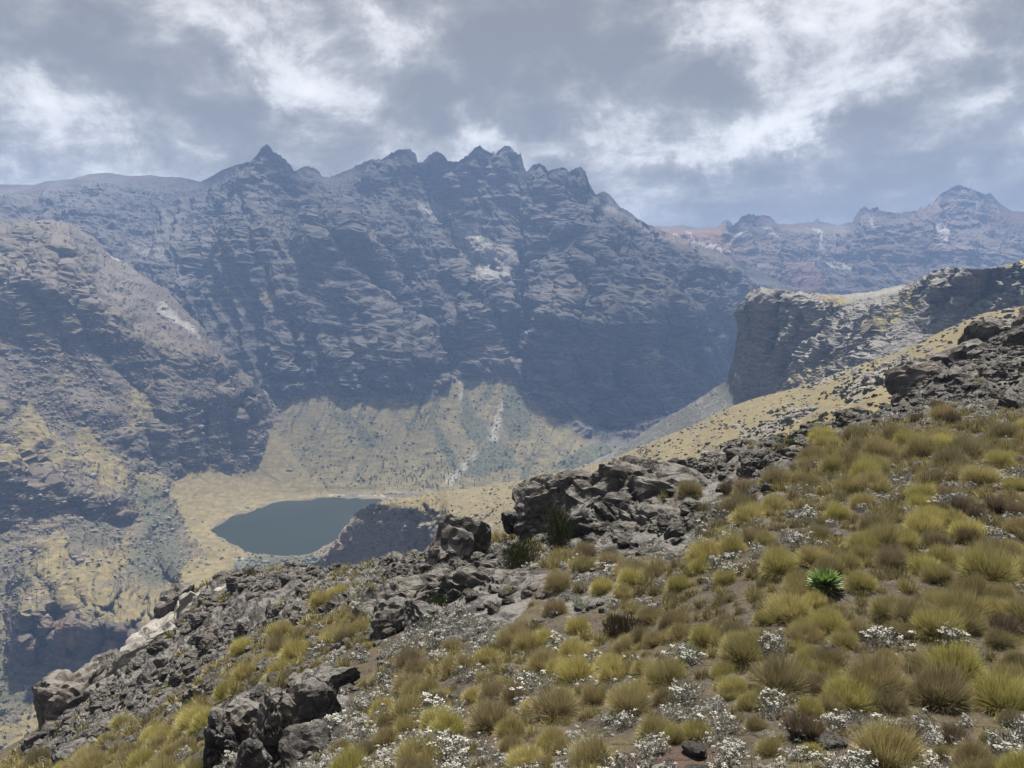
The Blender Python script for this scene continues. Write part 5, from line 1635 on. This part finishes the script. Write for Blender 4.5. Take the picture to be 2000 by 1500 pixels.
# a bleached stick
V = []
p1 = ground_hit(1571, 1226)
p0, p2 = p1 + np.array([-0.07, 0.05, 0.09]), p1 + np.array([0.09, 0.03, 0.03])
for a_, b2 in ((p0, p1), (p1, p2)):
    for q, w_ in ((a_, 0.005), (b2, 0.008)):
        for k in range(5):
            an = k * 2 * math.pi / 5
            V.append(q + np.array([math.cos(an) * w_, 0.3 * w_ * math.sin(an), math.sin(an) * w_]) + (0, 0, 0.10))
F = [(o_ + k, o_ + (k + 1) % 5, o_ + 5 + (k + 1) % 5, o_ + 5 + k) for o_ in (0, 10) for k in range(5)]
m, t = new_mat('bleached_wood')
finish(t, t.mix(t.noise(t.n('ShaderNodeNewGeometry').outputs['Position'], 30.0).outputs['Fac'], (0.3, 0.28, 0.25), (0.45, 0.42, 0.38)))
link('bleached_stick', make_mesh('bleached_stick', np.array(V), np.array(F), [m]), label='small bleached stick lying on tussocks below the rosette plant', cat='stick')

# ----------------------------------------------------------------- shrubs, boulders and little trees on the farther slopes
def shrub_proto(n, seed, size):
    V, F, rn, cs = leaf_cloud(n, seed, 5, size, 0.3, 0.8)
    return V, F, {'rnd': rn}


SH = [shrub_proto(30, 900 + k, 0.62) for k in range(5)]
SHM = [make_mesh('hill_shrub', V, F, [M_scrub], False, at_) for V, F, at_ in (shrub_proto(160, 920 + k, 0.3) for k in range(4))]
px, py, P, cliff, rb = SLOPE
r = np.random.default_rng(51)
dens = (0.07 + 0.8 * rb + 0.9 * sstep(fbm(np.stack([px / 50, py / 30, px * 0], -1), 4, 0.6), 0.02, 0.3)) * (1 - cliff) * np.clip(P[..., 1] / 400, 0.2, 1.4)
dens = dens.ravel() / dens.sum()
idx = r.choice(px.size, 2400, p=dens, replace=False)
pts = P.reshape(-1, 3)[idx]
sz = np.clip(r.lognormal(-0.15, 0.4, len(idx)), 0.4, 2.2)
order = np.argsort(-sz / pts[:, 1])
items = []
for n_, i in enumerate(order):
    x, y, z = pts[i]
    qx, qy = px.ravel()[idx[i]], py.ravel()[idx[i]]
    if n_ < 260 and qx < 2010:
        wh = 'near the lakeside bluff' if qx < 950 else ('low on the golden slope' if qx < 1400 else ('in the middle of the golden slope' if qx < 1650 else 'high on the golden slope at right'))
        o = link('hill_shrub', SHM[n_ % 4], label=f'{"large" if sz[i] > 1.1 else "small"} dark shrub dotting the grass {wh}', cat='shrub', group='dark shrubs on the golden slope')
        o.location = (x, y, z - 0.1)
        o.scale = (sz[i], sz[i], sz[i] * 0.9)
        o.rotation_euler = (0, 0, r.uniform(0, 6.28))
    else:
        items.append((int(r.integers(0, 5)), x, y, z - 0.1, sz[i], sz[i] * 0.9, r.uniform(0, 6.28)))
scatter_mesh('hill_scrub', 'tiny dark shrubs scattered on the golden slope', SH, items, M_scrub, ('rnd',))

px, py, P, scrub, fan, rock, dcl = SPUR
dens = (scrub * 1.0 + 0.10 + 0.25 * sstep(py, 950, 1150)) * (1 - 0.93 * fan) * (1 - dcl) * (1 - inside(px, py, LAKE)) * sstep(py, 700, 900) * sstep(py, 1520, 1440)
dens[:, px[0] < -40] = 0
dens = dens.ravel() / dens.sum()
idx = r.choice(px.size, 5200, p=dens, replace=False)
pts = P.reshape(-1, 3)[idx]
items = []
for i in range(len(idx)):
    s_ = float(np.clip(r.lognormal(0.35, 0.4), 0.7, 4.0))
    items.append((int(r.integers(0, 5)), *pts[i] - (0, 0, 0.2), s_, s_ * 0.8, r.uniform(0, 6.28)))
SHL = [shrub_proto(20, 940 + k, 0.75) for k in range(5)]
scatter_mesh('valley_scrub', 'dark scrub covering the lower valley sides', SHL, items, M_scrub, ('rnd',))

# boulders on the left hillside
pb = []
for k in range(5):
    V, F = rock_geo(960 + k, 1, 4.0, 5, 0.6, (1, 0.85, 0.7), 0.3)
    pb.append((V, [F], {}))
dens = (0.25 + rock * 0.8) * (1 - 0.9 * fan) * (1 - dcl) * (1 - inside(px, py, LAKE)) * sstep(py, 1300, 1000)
dens[:, px[0] < -40] = 0
dens = dens.ravel() / dens.sum()
idx = r.choice(px.size, 4500, p=dens, replace=False)
pts = P.reshape(-1, 3)[idx]
items = []
for i in range(len(idx)):
    s_ = float(np.clip(r.lognormal(0.55, 0.5), 0.8, 7.0))
    items.append((int(r.integers(0, 5)), *pts[i], s_, s_ * r.uniform(0.6, 1.1), r.uniform(0, 6.28)))
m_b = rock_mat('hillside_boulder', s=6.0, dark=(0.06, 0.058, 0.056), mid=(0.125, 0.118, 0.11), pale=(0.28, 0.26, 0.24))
scatter_mesh('hillside_boulders', 'grey boulders strewn over the left hillside', pb, items, m_b, ())

# and rocks breaking through the golden slope
qx, qy, QP, qc, qr = SLOPE
dens = (0.08 + qr + 0.7 * sstep(fbm(np.stack([qx / 45, qy / 25, qx * 0 + 9], -1), 4, 0.6), 0.05, 0.3)) * (1 - 0.8 * qc) * np.clip(QP[..., 1] / 400, 0.2, 1.4)
dens = dens.ravel() / dens.sum()
idx = r.choice(qx.size, 1500, p=dens, replace=False)
items = []
for i in idx:
    s_ = float(np.clip(r.lognormal(-0.1, 0.5), 0.4, 3.2)) * min(1.0, 0.35 + QP.reshape(-1, 3)[i][1] / 500)
    items.append((int(r.integers(0, 5)), *QP.reshape(-1, 3)[i], s_, s_ * r.uniform(0.5, 1.0), r.uniform(0, 6.28)))
scatter_mesh('slope_rocks', 'grey rocks breaking through the golden slope', pb, items, m_b, ())

# little groundsel trees on the flat at the head of the lake, and scrub on the talus
px, py, P, tal = MASSIF
ICT, ICF = ICO[1]


def tree_proto(seed):
    rr_ = np.random.default_rng(seed)
    V, F, k0 = [], [], 0
    heads = [(0, 0, 1.0, .26), (0.22, 0.05, 0.82, .22), (-0.18, 0.1, 0.85, .2)]
    for (hx, hy, hz, hr) in heads:
        n = 40
        dd = rr_.normal(size=(n, 3))
        dd /= np.linalg.norm(dd, axis=1)[:, None]
        sdv = np.cross(dd, rr_.normal(size=(n, 3)))
        sdv /= np.linalg.norm(sdv, axis=1)[:, None]
        c_ = np.array([hx, hy, hz])
        V.append(np.concatenate([c_ + sdv * 0.06, c_ - sdv * 0.06, c_ + dd * hr]))
        i = np.arange(n)
        F.append(np.stack([i, i + n, i + 2 * n], -1) + k0)
        k0 += 3 * n
    tv, tf = [], []
    for (hx, hy, hz, hr) in heads:
        for k in range(5):
            an = k * 2 * math.pi / 5
            tv += [(0.07 * math.cos(an), 0.07 * math.sin(an), 0), (hx + 0.05 * math.cos(an), hy + 0.05 * math.sin(an), hz)]
    for b2 in range(3):
        for k in range(5):
            a = b2 * 10 + 2 * k
            c2 = b2 * 10 + 2 * ((k + 1) % 5)
            tf.append((a, c2, c2 + 1, a + 1))
    return make_mesh('crown', np.concatenate(V), np.concatenate(F), [M_scrub], False, {'rnd': rr_.random(k0)}), make_mesh('trunk', np.array(tv), np.array(tf), [M_twig])


TP = [tree_proto(970 + k) for k in range(3)]
dens = pmask(px, py, [(700, 945), (760, 915), (860, 905), (930, 925), (1000, 930), (1000, 950), (900, 960), (780, 962), (720, 962)], 12) + 0.18 * pmask(px, py, [(520, 965), (640, 950), (740, 940), (740, 962), (640, 964)], 8)
dens = dens.ravel() / dens.sum()
idx = r.choice(px.size, 150, p=dens, replace=False)
for n_, i in enumerate(idx):
    x, y, z = P.reshape(-1, 3)[i]
    cr_, tr_ = TP[n_ % 3]
    s_ = r.uniform(2.6, 5.0)
    qx = px.ravel()[i]
    o = bpy.data.objects.new('groundsel_tree', None)
    COL.objects.link(o)
    wh = 'beside the far shore of the lake' if qx < 745 else ('on the flat behind the lake' if qx < 860 else 'by the pale stream bed behind the lake')
    o['label'], o['category'], o['group'] = f'tiny dark {"tall" if s_ > 3.8 else "short"} groundsel tree {wh}', 'tree', 'groundsel trees behind the lake'
    o.location = (x, y, z - 0.2)
    o.scale = (s_, s_, s_)
    o.rotation_euler = (0, 0, r.uniform(0, 6.28))
    link('crown', cr_, o)
    link('trunk', tr_, o)
dens = tal * (0.25 + fbm(np.stack([px / 40, py / 40, px * 0], -1), 2)) * (1 - inside(px, py, LAKE)) * (px > 480) * (px < 1260) * (py < 960)
dens = np.clip(dens, 0, None).ravel()
dens /= dens.sum()
idx = r.choice(px.size, 1500, p=dens, replace=False)
items = []
for i in idx:
    s_ = float(np.clip(r.lognormal(0.5, 0.4), 0.8, 4.0))
    items.append((int(r.integers(0, 5)), *P.reshape(-1, 3)[i] - (0, 0, 0.2), s_, s_ * 0.8, r.uniform(0, 6.28)))
scatter_mesh('talus_scrub', 'dark scrub dotted over the grass below the rock wall', SHL, items, M_scrub, ('rnd',))


# things that would share a label are told apart by their order across the picture
def ordinal(k):
    return f'{k}{"th" if 10 <= k % 100 <= 20 else {1: "st", 2: "nd", 3: "rd"}.get(k % 10, "th")}'


byl = {}
for o in scene.objects:
    if o.parent is None and o.get('category') and o.get('label'):
        byl.setdefault(o['label'], []).append(o)
for lb, lst in byl.items():
    if len(lst) > 1:
        lst.sort(key=lambda o: o.location.x / o.location.y)
        for k, o in enumerate(lst):
            o['label'] = f'{lb}, {ordinal(k + 1)} from left'
